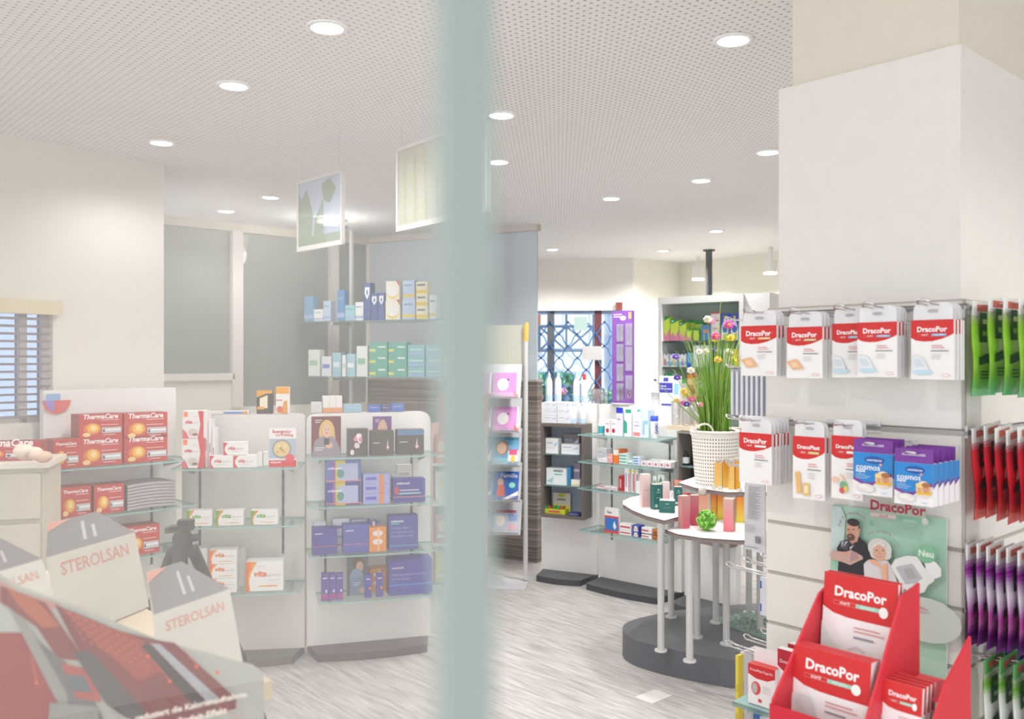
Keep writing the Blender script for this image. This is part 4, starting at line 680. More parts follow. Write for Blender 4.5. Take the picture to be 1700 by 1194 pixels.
# ---------------- white wall cabinet with green boxes ----------------
FC = FP(1092, 7.25, 1234, 6.8); zt5 = zs(FC, 1160, 491, 0); ca = empty('wall_cabinet', FC.w(FC.L/2), FC.th, 'tall white open cabinet with glass shelves of green and blue boxes', 'cabinet'); L = FC.L/2; WC = mat('#eeeeec', .4)
m = MB(); m.box(-L, 0, 0, -L+.035, .34, zt5, WC); m.box(L-.035, 0, 0, L, .34, zt5, WC); m.box(-L+.035, 0, zt5-.055, L-.035, .34, zt5, WC); m.box(-L+.035, .02, 0, L-.035, .34, .95, WC); m.build('body', ca)
m = MB(); m.box(-L+.035, .3, .95, L-.035, .34, zt5-.055, '#c0d2c4'); m.build('back_panel', ca)
m = MB(); m.box(L+.002, .02, 0, L+.2, .3, zt5-.0, WC); m.build('side_panel', ca)
zc = [zs(FC, 1160, y, -.02) for y in (566, 610, 667)]
for z in zc: m = MB(); m.box(-L+.036, .01, z-.012, L-.036, .299, z, GSH, '#8fb4b0'); m.build('glass_shelf', ca)
def cC(a, b, y, z, c, lb, art=(), off=-.04, dep=.06, g=None, **k): return carton(FC, a, b, y, z+.001, off, dep, c, list(art), 'medicine_box', lb, 'box', g, **k)
GP = [('p', [(0,0),(1,0),(1,.55),(.6,.2),(.3,.4),(0,.25)], '#ec8ab0'), ('p', [(0,.86),(0,1),(1,1)], '#2f9a5c'), ('p', [(0,.86),(1,1),(1,.95),(.2,.8)], '#2f9a5c'), ('r', .1, .9, .4, .95, '#e9f4ea')]
for j, (a, b, y) in enumerate(((1097, 1112, 526), (1113, 1127, 531), (1128, 1139, 535.5), (1140, 1148, 547))): cC(a, b, y, zc[0], '#d4ee5a', 'green and pink box on the top cabinet shelf, '+['tallest, leftmost', 'second tallest', 'third', 'smallest'][j], GP, g='green and pink boxes')
for j, (a, b, y, o_) in enumerate(((1143, 1153, 531, -.13), (1154, 1166, 534, -.13), (1151, 1160, 546, -.05))): cC(a, b, y, zc[0], '#cfe860', 'yellow green box behind the pink ones, '+['left', 'right', 'front low'][j], [('r', 0, .85, 1, 1, '#2f9a5c')], off=o_)
cC(1164, 1179, 540, zc[0], '#4f88cc', 'blue box with a red mark in the middle of the top cabinet shelf', [('e', .5, .6, .3, .12, '#e08a8a')])
cC(1180, 1195, 519, zc[0], '#ece6e4', 'tall white box with red lid in the top cabinet shelf', [('r', 0, .95, 1, 1, '#d0404a'), ('r', 0, .68, 1, .72, '#d0606a'), ('r', .2, .4, .8, .44, '#d9a0a4')])
for j, (a, b) in enumerate(((1196, 1211), (1212, 1227))): cC(a, b, 521, zc[0], '#4a5fb8', 'blue box printed with a bottle at the right of the top cabinet shelf, '+['left', 'right'][j], [('p', [(.1,0),(.9,0),(.9,.4),(.65,.7),(.6,.9),(.4,.9),(.35,.7),(.1,.4)], '#e9e6ea'), ('e', .5, .42, .3, .14, '#4a6fc0'), ('p', [(.2,.02),(.8,.02),(.75,.25),(.3,.2)], '#d8d45c'), ('r', .4, .8, .62, .92, '#e6b84a')], g='blue boxes printed with a bottle')
for j, (a, b) in enumerate(((1098, 1110), (1112, 1124.5), (1127, 1139))): cC(a, b, 588, zc[1], '#eceff4', 'white and blue box with coloured bar on the middle cabinet shelf, '+['left', 'middle', 'right'][j], [('r', 0, .1, 1, .4, '#8fc0e6'), ('r', .4, .1, .65, .6, ['#e6807a', '#e6d06a', '#c07ac4'][j]), ('r', .1, .9, .3, 1, '#3a4ab0'), ('r', .6, .9, .8, 1, '#3a4ab0')], g='white and blue boxes in the cabinet')
cC(1141, 1150, 586, zc[1], '#6fb4e0', 'sky blue box on the middle cabinet shelf', [('r', 0, 0, 1, .3, '#2f5fd0')])
for j, (a, b) in enumerate(((1151, 1163), (1164, 1176))): cC(a, b, 574, zc[1], '#e6eaec', 'large white box beside the sky blue one on the middle shelf, '+['left', 'right'][j], [('r', .2, .6, .8, .64, '#b4bcc4')])
for j, (a, b, c) in enumerate(((1200, 1212, '#e8e4e4'), (1213, 1226, '#e0c84a'))): cC(a, b, 580, zc[1], c, ['white', 'yellow'][j]+' box behind the grass on the middle cabinet shelf')
for (a, b, y, c, lb, art) in ((1130, 1140, 630, '#eceae4', 'white and green box on the lowest cabinet shelf', [('r', 0, .8, 1, 1, '#4fae74'), ('e', .6, .3, .3, .2, '#e6d06a')]), (1141, 1156, 622, '#eccf9c', 'orange topped box with faces on the lowest cabinet shelf', [('r', 0, .85, 1, 1, '#f08a1e'), ('e', .4, .5, .3, .12, '#c98a5c'), ('e', .65, .35, .25, .12, '#a96f4a'), ('r', 0, .1, 1, .2, '#f0b04a')]), (1157, 1172, 634, '#e4e6ea', 'white and blue box on the lowest cabinet shelf', [('p', [(0,.7),(1,.5),(1,.3),(.2,.4)], '#3f7fd0'), ('r', .1, .85, .6, .95, '#5a4f9c')]), (1096, 1106, 620, '#e6eeea', 'green topped box behind the spray card, left', [('r', 0, .85, 1, 1, '#2f9a5c')]), (1107, 1117, 620, '#e6eeea', 'green topped box behind the spray card, right', [('r', 0, .85, 1, 1, '#2f9a5c')])): cC(a, b, y, zc[2], c, lb, art)
# brown shutter box and slit window right of the cabinet
p = P(1275, 8.0); m = MB(); m.box(-.05, 0, Z(516, 8), .06, .06, Z(497, 8), '#8a5240'); o = m.build('shutter_box'); o.location = (p[0], p[1], 0); tag(o, 'brown box high up between wall cabinet and column', 'box')
m = MB(); m.box(-.03, .02, 1.0, .05, .05, Z(517, 8), emis('slit_daylight', (.75, .85, 1), 1.2)); o = m.build('window_slit'); o.name = 'window_5'; o.location = (p[0], p[1]+.05, 0); tag(o, kind='structure')
# ---------------- magazine rack ----------------
MR = FP(770, 6.0, 872, 5.95); mr = empty('magazine_rack', MR.w(MR.L/2), MR.th, 'silver magazine rack with slanted trays, right beside the green glass edge', 'rack'); L = MR.L/2; zp = Z(566, 5.9)
m = MB(); m.tube([(L+.0, .02, .02), (L, .02, zp)], .016, '#c9c8c6', 12); m.build('pole', mr); m = MB(); m.tube([(L, .02, zp), (L+.004, .02, zp+.1), (L+.012, .02, zp+.125)], [.018, .019, .008], '#e6b45c', 12); m.build('wooden_tip', mr)
m = MB(); m.box(-L-.02, -.2, .0, L+.02, .16, .012, '#c9cacc'); m.build('base_plate', mr)
m = MB(); m.box(-L, .02, 1.38, L-.01, .03, zs(MR, 840, 540, -.03), mat('#cfd0c0', alpha=.3)); m.build('back_board', mr)
mags = [('pink magazine with a round white face, top tray', '#cf8fc8', 612, 656), ('pink magazine with a round white face, second tray', '#cf8fc8', 668, 712), ('magazine with a smiling person in light blue, third tray', '#6fa9cc', 718, 768), ('blue family magazine with a red figure, fourth tray', '#2f62b4', 774, 825), ('pale magazine with small photos, lowest tray', '#b9c4d0', 836, 880)]
arts = [[('e', .4, .5, .22, .26, '#e6e4e6'), ('e', .6, .7, .04, .05, '#6a5a70'), ('r', .85, 0, 1, .2, '#e0563c'), ('r', .93, .1, 1, 1, '#e9e6ee')], None, [('e', .35, .62, .26, .28, '#9c7a5c'), ('e', .35, .6, .18, .22, '#e0bfa4'), ('r', .0, 0, .6, .25, '#8fc4d4'), ('r', .6, .1, 1, .5, '#e4e9ec'), ('r', .65, .35, .95, .55, '#e05a8a'), ('e', .8, .2, .08, .15, '#e6c04a'), ('r', .0, .9, 1, 1, '#4f8fa4')], [('t', .3, .78, .65, 'Familie', '#cfd9ea', .02), ('e', .3, .6, .12, .15, '#d9a98c'), ('p', [(.15,.1),(.5,.1),(.45,.5),(.2,.5)], '#d4604c'), ('p', [(.4,0),(1,.3),(1,.15),(.6,0)], '#f0f0f0'), ('e', .75, .5, .12, .1, '#8fe0c4')], [('e', .3, .5, .18, .25, '#e0dcd4'), ('r', .6, .1, .95, .35, '#d4b4b9'), ('r', .6, .5, .95, .8, '#8fa4cc'), ('r', .1, .85, .9, .97, '#a9606f')]]
arts[1] = arts[0]
for j, (lb, c, y0, y1) in enumerate(mags):
    z0_, z1_ = zs(MR, 830, y1, .08), zs(MR, 830, y0, -.02); m = MB()
    v = [(-L, -.12, z0_-.02), (L-.02, -.12, z0_-.02), (L-.02, .0, z1_+.03), (-L, .0, z1_+.03)]; m.add(v+[(a, b+.004, c_) for a, b, c_ in v], [(0,1,2,3),(7,6,5,4),(0,4,5,1),(1,5,6,2),(2,6,7,3)], '#c4c6c8'); m.box(-L, -.15, z0_-.02, L-.02, -.12, z0_-.014, '#b9bbbd'); m.box(-L, -.153, z0_-.02, L-.02, -.15, z0_+.02, CLEAR); m.build('tray', mr)
    for i in range(2):
        a, b = (-L+.01, -.01) if i == 0 else (.0, L-.035); w_ = b-a; m = MB(); up = Vector((0, .12, z1_-z0_+.05)).normalized(); hgt = (z1_-z0_)*1.0; nrm = Vector((0, -up.z, up.y))
        o3 = Vector((a, -.122, z0_-.012)); T_ = .012
        q = [o3+nrm*T_, o3+nrm*T_+Vector((w_,0,0)), o3+Vector((w_,0,0)), o3]; q += [p_+up*hgt for p_ in q]
        m.hexa(q, c, '#ece9ea'); m.art(q[0], (w_,0,0), up*hgt, nrm, arts[j]); o = m.build('magazine'); o.location = MR.w(MR.L/2); o.rotation_euler = (0,0,MR.th); tag(o, lb+(' , left copy' if i == 0 else ', right copy').replace(' ,', ','), 'magazine', 'magazines in the silver rack')
# ---------------- platform and half round tables ----------------
pts0 = [(.56,4.5),(.585,4.38),(.66,4.28),(.795,4.17),(1.0,4.055),(1.25,3.99),(1.55,4.0),(1.85,4.12),(2.02,4.4),(1.98,4.7),(1.75,4.92),(1.5,5.0),(1.28,4.97),(.926,4.86),(.72,4.74),(.6,4.63)]
def smooth(pp, n=5):
    out = []; N = len(pp)
    for i in range(N):
        a, b, c, d = [Vector(pp[(i+j-1) % N]) for j in range(4)]
        for k in range(n):
            t = k/n; out.append(tuple(.5*((2*b)+(c-a)*t+(2*a-5*b+4*c-d)*t*t+(3*b-a-3*c+d)*t*t*t)))
    return out
m = MB(); m.prism(smooth(pts0), 0.001, .13, mat('#6f7175', .4), mat('#64666c', .45)); tag(m.build('platform', bevel=.004), 'low dark grey rounded platform carrying the three table legs and tables', 'platform')
def htable(lb, z, pts, legs, foot=.13, ns=None):
    t = empty('round_edge_table', (pts[0][0], pts[0][1], foot), 0, lb, 'table', 'white tables on the grey platform'); X, Y = pts[0]
    q = [(x-X, y-Y) for x, y in pts]; m = MB(); m.prism(q, z-.006-foot, z-foot, '#f0efef', '#6f5f5c'); m.prism(q, z-.02-foot, z-.0065-foot, '#8b807c', '#8b7f7b'); m.build('table_top', t)
    for x, y in legs:
        m = MB(); m.cyl(x-X, y-Y, .0, z-.0205-foot, .0165, '#c9c9c8', 16); l = m.build('leg', t); m = MB(); m.cyl(x-X, y-Y, 0.0, .008, .03, '#d4d4d3', 18); m.build('foot_disc', l)
    return t
htable('left half round white table with the green cartons', .75, [(.71,4.14),(.83,4.28),(.96,4.5),(.93,4.85),(.82,4.94),(.73,4.92),(.65,4.84),(.59,4.72),(.575,4.6),(.6,4.42),(.645,4.26)], [(.7,4.175),(.845,4.72)])
htable('front half round white table with the green moss ball', .70, [(.72,4.18),(.76,4.07),(.85,3.985),(1.0,3.93),(1.2,3.93),(1.45,4.0),(1.42,4.25),(1.2,4.42),(.95,4.4)], [(.806,4.03),(.912,4.38),(1.03,4.27),(1.35,4.06)])
htable('rear white table carrying the wicker basket', .85, [(.88,4.7),(.93,4.5),(1.05,4.35),(1.3,4.36),(1.4,4.7),(1.25,4.93),(1.0,4.9)], [(1.06,4.62),(1.28,4.8),(1.25,4.48)])
# goods on tables
def onT(z, px0, px1, yT, yB): 
    D = (HC-z)*F/(yB-HY); x0 = (px0-850)*D/F; x1 = (px1-850)*D/F; return x0, x1, D, Z(yT, D)-z
def tcarton(z, px0, px1, yT, yB, c, lb, art=(), rz=0, dep=None, name='cosmetics_box', g=None, top=None, side=None):
    x0, x1, D, h = onT(z, px0, px1, yT, yB); W = (x1-x0)/(abs(math.cos(rz))+abs(math.sin(rz))*(.8 if dep is None else 0)); dep = dep or W*.8
    if rz: W = max(.02, ((x1-x0)-dep*abs(math.sin(rz)))/abs(math.cos(rz)))
    m = MB(); m.carton(W, dep, h, c, list(art), side, top); o = m.build(name); o.location = ((x0+x1)/2, D+dep/2, z+.001); o.rotation_euler = (0,0,rz); tag(o, lb, 'box', g); return o
def grad(c0, c1, n=14):
    a, b = [int(c0[i:i+2],16) for i in (1,3,5)], [int(c1[i:i+2],16) for i in (1,3,5)]
    return [('r', 0, i/n, 1, (i+1)/n, '#%02x%02x%02x' % tuple(int(a[k]+(b[k]-a[k])*i/(n-1)) for k in range(3))) for i in range(n)]
tcarton(.75, 1063, 1080, 788, 842, '#e6cfcb', 'tall pale pink carton at the left of the left table', grad('#dca9a6', '#ebdcd8')+[('r', .2, .5, .8, .52, '#c99a96')], rz=.3)
TE = '#2f6b66'; tl = [('e', .5, .78, .12, .05, '#8fc4a9'), ('r', .25, .66, .75, .68, '#9cc4b4'), ('r', .2, .45, .8, .47, '#9cc4b4'), ('r', .1, .08, .4, .2, '#b9cfc9')]
tcarton(.75, 1081, 1101, 805, 846, TE, 'dark green upright carton on the left table, the larger one', tl, rz=.35, top='#c9b4a9', g='dark green cartons')
tcarton(.75, 1095, 1124, 832, 852, TE, 'low wide dark green carton at the front of the left table', [('r', .4, .7, .65, .76, '#9cc4b4'), ('r', .3, .4, .7, .44, '#6f9c94')], rz=-.25, top='#e0cfc6', g='dark green cartons')
tcarton(.75, 1101, 1112, 801, 831, '#e2cbc8', 'pale pink carton behind the low green one', grad('#d8b4b2', '#e9dad8'))
tcarton(.75, 1120, 1133, 809, 840, TE, 'dark green upright carton at the right edge of the left table', tl, top='#c9b4a9', g='dark green cartons')
tcarton(.75, 1120, 1133, 799, 822, '#c94a48', 'small red and gold carton behind the right green carton', [('r', 0, 0, .5, 1, '#d9b48c')])
tcarton(.75, 1113, 1120, 816, 826, '#f2f2f2', 'tiny white box between the pink and green cartons')
pk = grad('#dd5f78', '#d9a09c')
tcarton(.70, 1127, 1146, 824, 878, '#d67a88', 'tall pink carton, front left on the front table', grad('#e06a84', '#cf9c9a'), rz=.5, g='tall pink cartons', side='#c98a86', top='#e6cfc4')
tcarton(.70, 1147, 1160, 823, 873, '#cc5068', 'tall dark pink carton behind the front pink one', grad('#d04a66', '#c9808a'), rz=0, g='tall pink cartons', top='#e6c4bc')
tcarton(.70, 1202, 1223, 829, 883, '#e89aa0', 'tall pink carton right of the green ball', grad('#ec7a8c', '#d8b0a4'), rz=-.5, g='tall pink cartons', side='#b58a6a', top='#e9c9bc')
rb = tcarton(.75, 1137, 1158, 815, 823, '#cc2f3a', 'flat red gift box with gold edge behind the pink cartons', [('r', 0, .5, 1, .6, '#e6b46a')], dep=.08)
rb.location = (.93, 4.78, .751)
def oil(z, px0, px1, yT, yB, lb, top_c, bot_c, capf=.2, nm='oil_bottle', g='amber oil bottles', rnd=False):
    x0, x1, D, h = onT(z, px0, px1, yT, yB); W = x1-x0; t = empty(nm, ((x0+x1)/2, D+W*.35, z+.001), 0, lb, 'bottle', g); hb = h*(1-capf); m = MB(); n = 8
    def col(f): a, b = lin(bot_c), lin(top_c); return a
    cs = grad(bot_c, top_c, n)
    for i in range(n):
        a, b = hb*i/n, hb*(i+1)/n; c = mat(cs[i][5], .12, spec=.6)
        if rnd: m.lathe([(W/2, a), (W/2, b)], c, 18, sy=.7)
        else: m.box(-W/2, -W*.35, a, W/2, W*.35, b, c)
    m.build('body', t); m = MB(); m.lathe([(W*.2, hb), (W*.36, hb+.004), (W*.36, h), (.001, h)], mat('#d8d4cf', .15, alpha=.25), 16); m.build('cap', t)
oil(.70, 1158.5, 1176, 811, 866, 'peach coloured bottle with round clear cap, behind the green ball', '#dca48a', '#e6c4a0', .22)
oil(.70, 1181, 1190.5, 806, 863, 'orange to yellow oil bottle right of the peach one', '#e27a1e', '#e0c832', .24)
oil(.70, 1191.5, 1201.5, 808, 864, 'orange to yellow oil bottle left of the right pink carton', '#e2861e', '#dcd03c', .24)
oil(.70, 1223, 1235, 812, 868, 'orange oil bottle behind the right pink carton', '#e2841e', '#e0cc3c', .24)
for j, (a, b, y, y2) in enumerate(((1187, 1199, 762, 810), (1200, 1209, 760, 810), (1211, 1219, 763, 813), (1220, 1230, 759, 813))): oil(.85, a, b, y, y2, 'golden oil bottle before the basket, '+['leftmost', 'second', 'third', 'rightmost'][j]+' of four', '#e8b04a' if j % 2 == 0 else '#e09a1e', '#ecc46a' if j != 3 else '#dc9a1a', .14, rnd=j == 3)
# moss ball
x0, x1, D, h = onT(.70, 1158, 1192, 849, 883); R = (x1-x0)/2; m = MB(); r_ = random.Random(5); m.ball((0, 0, R), R*.86, '#5f9c34', 14)
for i in range(170):
    a = r_.random()*6.28; u_ = r_.uniform(-1, 1); s_ = math.sqrt(1-u_*u_); m.ball((R*.88*s_*math.cos(a), R*.88*s_*math.sin(a), R+R*.88*u_), R*.14, r_.choice(['#6fae3c', '#8fca54', '#4f8f2c', '#a9d470', '#7fbf48']), 6)
o = m.build('moss_ball'); o.location = ((x0+x1)/2, D+R*.6, .702); tag(o, 'round green moss ball at the front of the front table', 'ball')
# basket and meadow flowers
D = 4.62; bx = (1187-850)*D/F; bz = .851; rb_, rt_ = 65/2*D/F, 78/2*D/F; bh = Z(716, D)-bz
def weave():
    m = bpy.data.materials.new('white_wicker'); m.use_nodes = True; nt = m.node_tree; b = nt.nodes['Principled BSDF']; tc = nt.nodes.new('ShaderNodeTexCoord'); sp = nt.nodes.new('ShaderNodeSeparateXYZ'); nt.links.new(tc.outputs['Object'], sp.inputs[0])
    def mt(op, a, b_=None):
        n = nt.nodes.new('ShaderNodeMath'); n.operation = op
        for i, v in enumerate((a, b_)):
            if v is None: continue
            if isinstance(v, (int, float)): n.inputs[i].default_value = v
            else: nt.links.new(v, n.inputs[i])
        return n.outputs[0]
    an = mt('FRACT', mt('MULTIPLY', mt('ARCTAN2', sp.outputs[1], sp.outputs[0]), 52/6.2832)); zz = mt('FRACT', mt('MULTIPLY', sp.outputs[2], 56))
    f = mt('MULTIPLY', mt('LESS_THAN', mt('ABSOLUTE', mt('SUBTRACT', an, .5)), .2), mt('LESS_THAN', mt('ABSOLUTE', mt('SUBTRACT', zz, .5)), .22))
    mx = nt.nodes.new('ShaderNodeMix'); mx.data_type = 'RGBA'; mx.inputs[6].default_value = (*lin('#f3efe8'), 1); mx.inputs[7].default_value = (*lin('#6a584e'), 1); nt.links.new(f, mx.inputs[0]); nt.links.new(mx.outputs[2], b.inputs['Base Color']); b.inputs['Roughness'].default_value = .7; return m
bk = empty('wicker_basket', (bx, D, bz), 0, 'white woven wicker basket holding the meadow flower arrangement', 'basket'); m = MB(); m.lathe([(rb_*.96, 0), (rb_, .01), (rb_*1.08, bh*.4), (rt_, bh)], weave(), 40); m.V = m.V; m.F = [f for f in m.F if not (len(f) == 40 and min(f) >= 80)] if False else m.F; m.build('body', bk)
for z, r, t_ in ((bh, rt_, .009), (bh-.015, rt_*.995, .007)): m = MB(); m.tube([(r*math.cos(a*math.pi/18), r*math.sin(a*math.pi/18), z+.002*math.sin(a*3)) for a in range(36)], t_, '#eee9e1', 6, close=True); m.build('rim', bk)
m = MB(); m.tube([(-rt_*.62+.045*math.cos(a), -rt_*.8, bh-.005+.05*math.sin(a)) for a in [i*math.pi/8 for i in range(9)]], .006, '#ded6ca', 6); m.build('handle', bk)
fa = empty('meadow_flower_arrangement', (bx, D, bz+bh), 0, 'tall green grass arrangement with colourful meadow flowers in the white basket', 'flower arrangement'); r_ = random.Random(11); m = MB()
for i in range(230):
    a = r_.random()*6.28; rr = .075*math.sqrt(r_.random()); hh = r_.uniform(.25, .58); ln_ = r_.uniform(.0, .16)*rr/.05; cx, cy = rr*math.cos(a), rr*math.sin(a)*.7
    p_ = [Vector((cx+ln_*math.cos(a)*t*t*1.0+.012*math.sin(t*3+i), cy+ln_*math.sin(a)*t*t*.6, hh*t)) for t in (0, .35, .7, 1)]; w_ = .0032
    e = Vector((math.cos(a*3), math.sin(a*3), 0)); v = []
    for t, q in enumerate(p_): v += [q-e*w_*(1-t*.28), q+e*w_*(1-t*.28)]
    m.add(v, [(0,1,3,2),(2,3,5,4),(4,5,7,6)], r_.choice(['#7fae3a', '#93c148', '#6a9c34', '#a9cf5c', '#5d8f30', '#b4c97a']))
tag(m.build('grass', fa), kind='stuff')
m = MB(); m.lathe([(.001, .004), (rt_*.9, .004)], '#6a7a3c', 20, sm=False); m.build('moss_filling', fa)
fls = [(1175,530,'#efece2',10),(1181,533,'#e87fb0',9),(1210,539,'#ec5ab0',12),(1214,561,'#ecd44a',10),(1188,558,'#e85a9c',11),(1186,565,'#ecd44a',7),(1188,582,'#6a4ab8',10),(1192,597,'#ecc83a',9),(1210,585,'#eef0e6',10),(1172,584,'#f0f0ec',9),(1122,592,'#6a4ab8',8),(1147,615,'#f2f2f0',9),(1124,627,'#5a3fa4',8),(1153,622,'#e05a94',8),(1218,598,'#efe06a',8),(1200,626,'#ecc83a',9),(1224,640,'#8f86a9',9),(1217,630,'#ecc83a',7),(1163,661,'#e06aa0',10),(1148,663,'#d9608f',8),(1140,671,'#5a3f98',8),(1134,669,'#e06aa0',7),(1136,650,'#ecc83a',9),(1123,665,'#ecc04a',7),(1199,655,'#a49cba',8),(1222,660,'#e6e9dc',9),(1161,584,'#eef0ea',8),(1088,631,'#4a4a9c',4),(1163,672,'#e08fb0',7)]
for j, (px, py, c, s) in enumerate(fls):
    dy = r_.uniform(-.1, .06); Dd = D+dy; x, z = (px-850)*Dd/F-bx, Z(py, Dd)-(bz+bh); R = s*Dd/F*.72; m = MB()
    for k in range(6 if s > 7 else 5):
        a = k*6.283/(6 if s > 7 else 5)+j; q = Vector((x+R*.6*math.cos(a), dy+R*.35*math.sin(a*2), z+R*.5*math.sin(a))); m.ball(q, R*.5, c, 6, (1, .5, .7))
    m.ball((x, dy-R*.3, z), R*.28, '#e0c050' if c[1] in 'ef' and c[3] != 'c' else '#c9b4d9', 6); fo = m.build('flower', fa)
    m = MB(); m.tube([(x, dy, z-R*.3), (x*.55, dy*.5, z*.45), (x*.12, 0, 0)], .0018, '#86a84a', 4); m.build('stem', fo)
m = MB(); m.tube([(.02, 0, 0), (.012, 0, .4), (.03, 0, Z(500, D)-(bz+bh))], [.003, .003, .001], '#a9c45c', 5); m.build('long_stalk', fa)
# ---------------- goods on the white column ----------------
def hairpin(fr, k, z, ln, lb, o0=.0, gap=.009, up=.012, name='display_hook', flat=True):
    p = [fr.w(k-gap, o0, z), fr.w(k-gap, o0+ln*.9, z+up*.4)]
    for a in range(7):
        t = math.pi*a/6; p.append(fr.w(k-gap*math.cos(t)*1.25, o0+ln*.9+gap*1.4*math.sin(t)+.004, z+up*(.4+.6*math.sin(t))))
    p += [fr.w(k+gap, o0+ln*.9, z+up*.4), fr.w(k+gap, o0, z)]
    m = MB(); m.tube(p, .0019, CHROME, 6); fr_ = MB(); fr.mbox(m, k-.016, k+.016, o0, o0+.004, z-.016, z+.006, '#d9d9da')
    o = m.build(name); tag(o, lb, 'hook', 'chrome hooks on the white column'); return o
def curve_top(c): return ('p', [(0,1),(0,.70),(.12,.655),(.3,.635),(.5,.64),(.72,.675),(.9,.725),(1,.765),(1,1)], c)
def A_draco(word='DracoPor', bar='#d9c27a', pic=0):
    r = [curve_top('#d0302f'), ('t', .15, .8, .7, word, '#f6f2f2', .03)]
    r += [('r', .17, .725, .5, .765, '#dd6a66'), ('r', .18, .73, .49, .76, '#d0302f'), ('t', .26, .734, .14, 'steril', '#f0dede', .01), ('r', .5, .725, .84, .765, bar), ('t', .56, .734, .22, 'sensitiv', '#f0efe6', .0)]
    r += [('r', .5, .56-.035*i, .5+[.25,.3,.0][i], .572-.035*i, '#d98a8a') for i in range(2)]+[('r', .48, .47, .9, .485, '#7a7a80')]+[('r', .5, .41-.035*i, .72, .418-.035*i, '#b9b4b4') for i in range(3)]+[('e', .83, .07, .1, .022, '#e0a9a9'), ('e', .83, .07, .085, .015, '#efeeed')]
    if pic == 0: r += [('p', [(.02,.32),(.3,.37),(.52,.19),(.2,.16)], '#e6b48a'), ('p', [(.14,.3),(.28,.32),(.4,.22),(.22,.2)], '#efcba4')]
    if pic == 1: r += [('p', [(.02,.4),(.3,.37),(.45,.15),(.1,.1)], '#dfe3e6'), ('p', [(.08,.34),(.26,.33),(.34,.22),(.14,.2)], '#cfd8de'), ('e', .3, .12, .24, .04, '#bcd8e4')]
    if pic == 2: r += [('p', [(.1,.42),(.25,.44),(.32,.1),(.16,.08)], '#e6b878'), ('r', .36, .06, .56, .26, '#dfbf7c'), ('r', .4, .1, .52, .22, '#efdcae')]
    if pic == 3: r += [('e', .15, .3, .11, .05, '#eec4ac'), ('e', .42, .22, .12, .07, '#7fb48a'), ('e', .38, .14, .09, .05, '#d4606a'), ('e', .5, .17, .06, .05, '#e0c85a'), ('p', [(.3,.4),(.4,.38),(.5,.28),(.4,.3)], '#f0c4a4')]
    return r
PW_ = '#eeecea'
def hangpack(fr, k, w_, h, off, ztop, art, label, group, c=PW_, tab='clear', th=.005, name='dressing_pack', cat='pack', tabh=.03, tilt=0, side=None):
    t = empty(name, fr.w(k, off, ztop), fr.th, label, cat, group); m = MB()
    m.carton(w_, th, h, c, art, side or '#dfdcdd', '#dfdcdd', z=-h); m.build('pack', t)
    m = MB(); n = 8; pts = [(-w_*.46, 0), (w_*.46, 0)]+[(w_*.46-.012+.012*math.cos(a*math.pi/8), tabh-.012+.012*math.sin(a*math.pi/8)) for a in range(5)]+[(-w_*.46+.012-.012*math.sin(a*math.pi/8), tabh-.012+.012*math.cos(a*math.pi/8)) for a in range(5)]
    v = [(x, -.0008, z) for x, z in pts]+[(x, .0008, z) for x, z in pts]; n = len(pts)
    tm = TAB if tab == 'clear' else mat(tab); m.add(v, [tuple(range(n)), tuple(range(2*n-1, n-1, -1))], tm); m.add(v, [(i, i+n, (i+1) % n+n, (i+1) % n) for i in range(n)], tm)
    m.art((-w_*.12, -.0008, tabh*.42), (w_*.24, 0, 0), (0, 0, tabh*.2), (0,-1,0), [('p', [(0,.3),(.1,0),(.9,0),(1,.3),(1,.8),(.6,1),(.4,1),(0,.8)], '#b4b0b2')]); m.build('hang_tab', t); t.rotation_euler[2] += tilt; return t
ROW = [ # px0, px1, y red top, y bottom, art, count behind, rail z, words
 (1232, 1291, 541, 624, A_draco('DracoPor', '#d9c27a', 0), 3, 1.597, 'DracoPor', 'first from left, upper row'),
 (1308, 1367, 543, 628, A_draco('DracoPor', '#c9c07a', 0), 3, 1.597, 'DracoPor', 'second from left, upper row'),
 (1383, 1440, 537, 627, A_draco('DracoPlast', '#7fc0e0', 1), 1, 1.597, 'DracoPlast', 'third from left, upper row'),
 (1425, 1491, 535, 626, A_draco('DracoPor', '#7fb8e0', 1), 4, 1.597, 'DracoPor', 'fourth from left, upper row'),
 (1514, 1585, 531, 630, A_draco('DracoPor', '#7fb8e0', 1), 4, 1.597, 'DracoPor', 'right end of upper row'),
 (1229, 1283, 719, 803, A_draco('DracoPor', '#efeeec', 9), 6, 1.37, 'DracoPor', 'first from left, middle row'),
 (1318, 1371, 725, 829, A_draco('DracoPlast', '#d9c27a', 2), 2, 1.37, 'DracoPlast', 'second from left, middle row'),
 (1382, 1434, 724, 829, A_draco('DracoPlast', '#efeeec', 3), 2, 1.37, 'DracoPlast', 'beside blue boxes, middle row'),
]
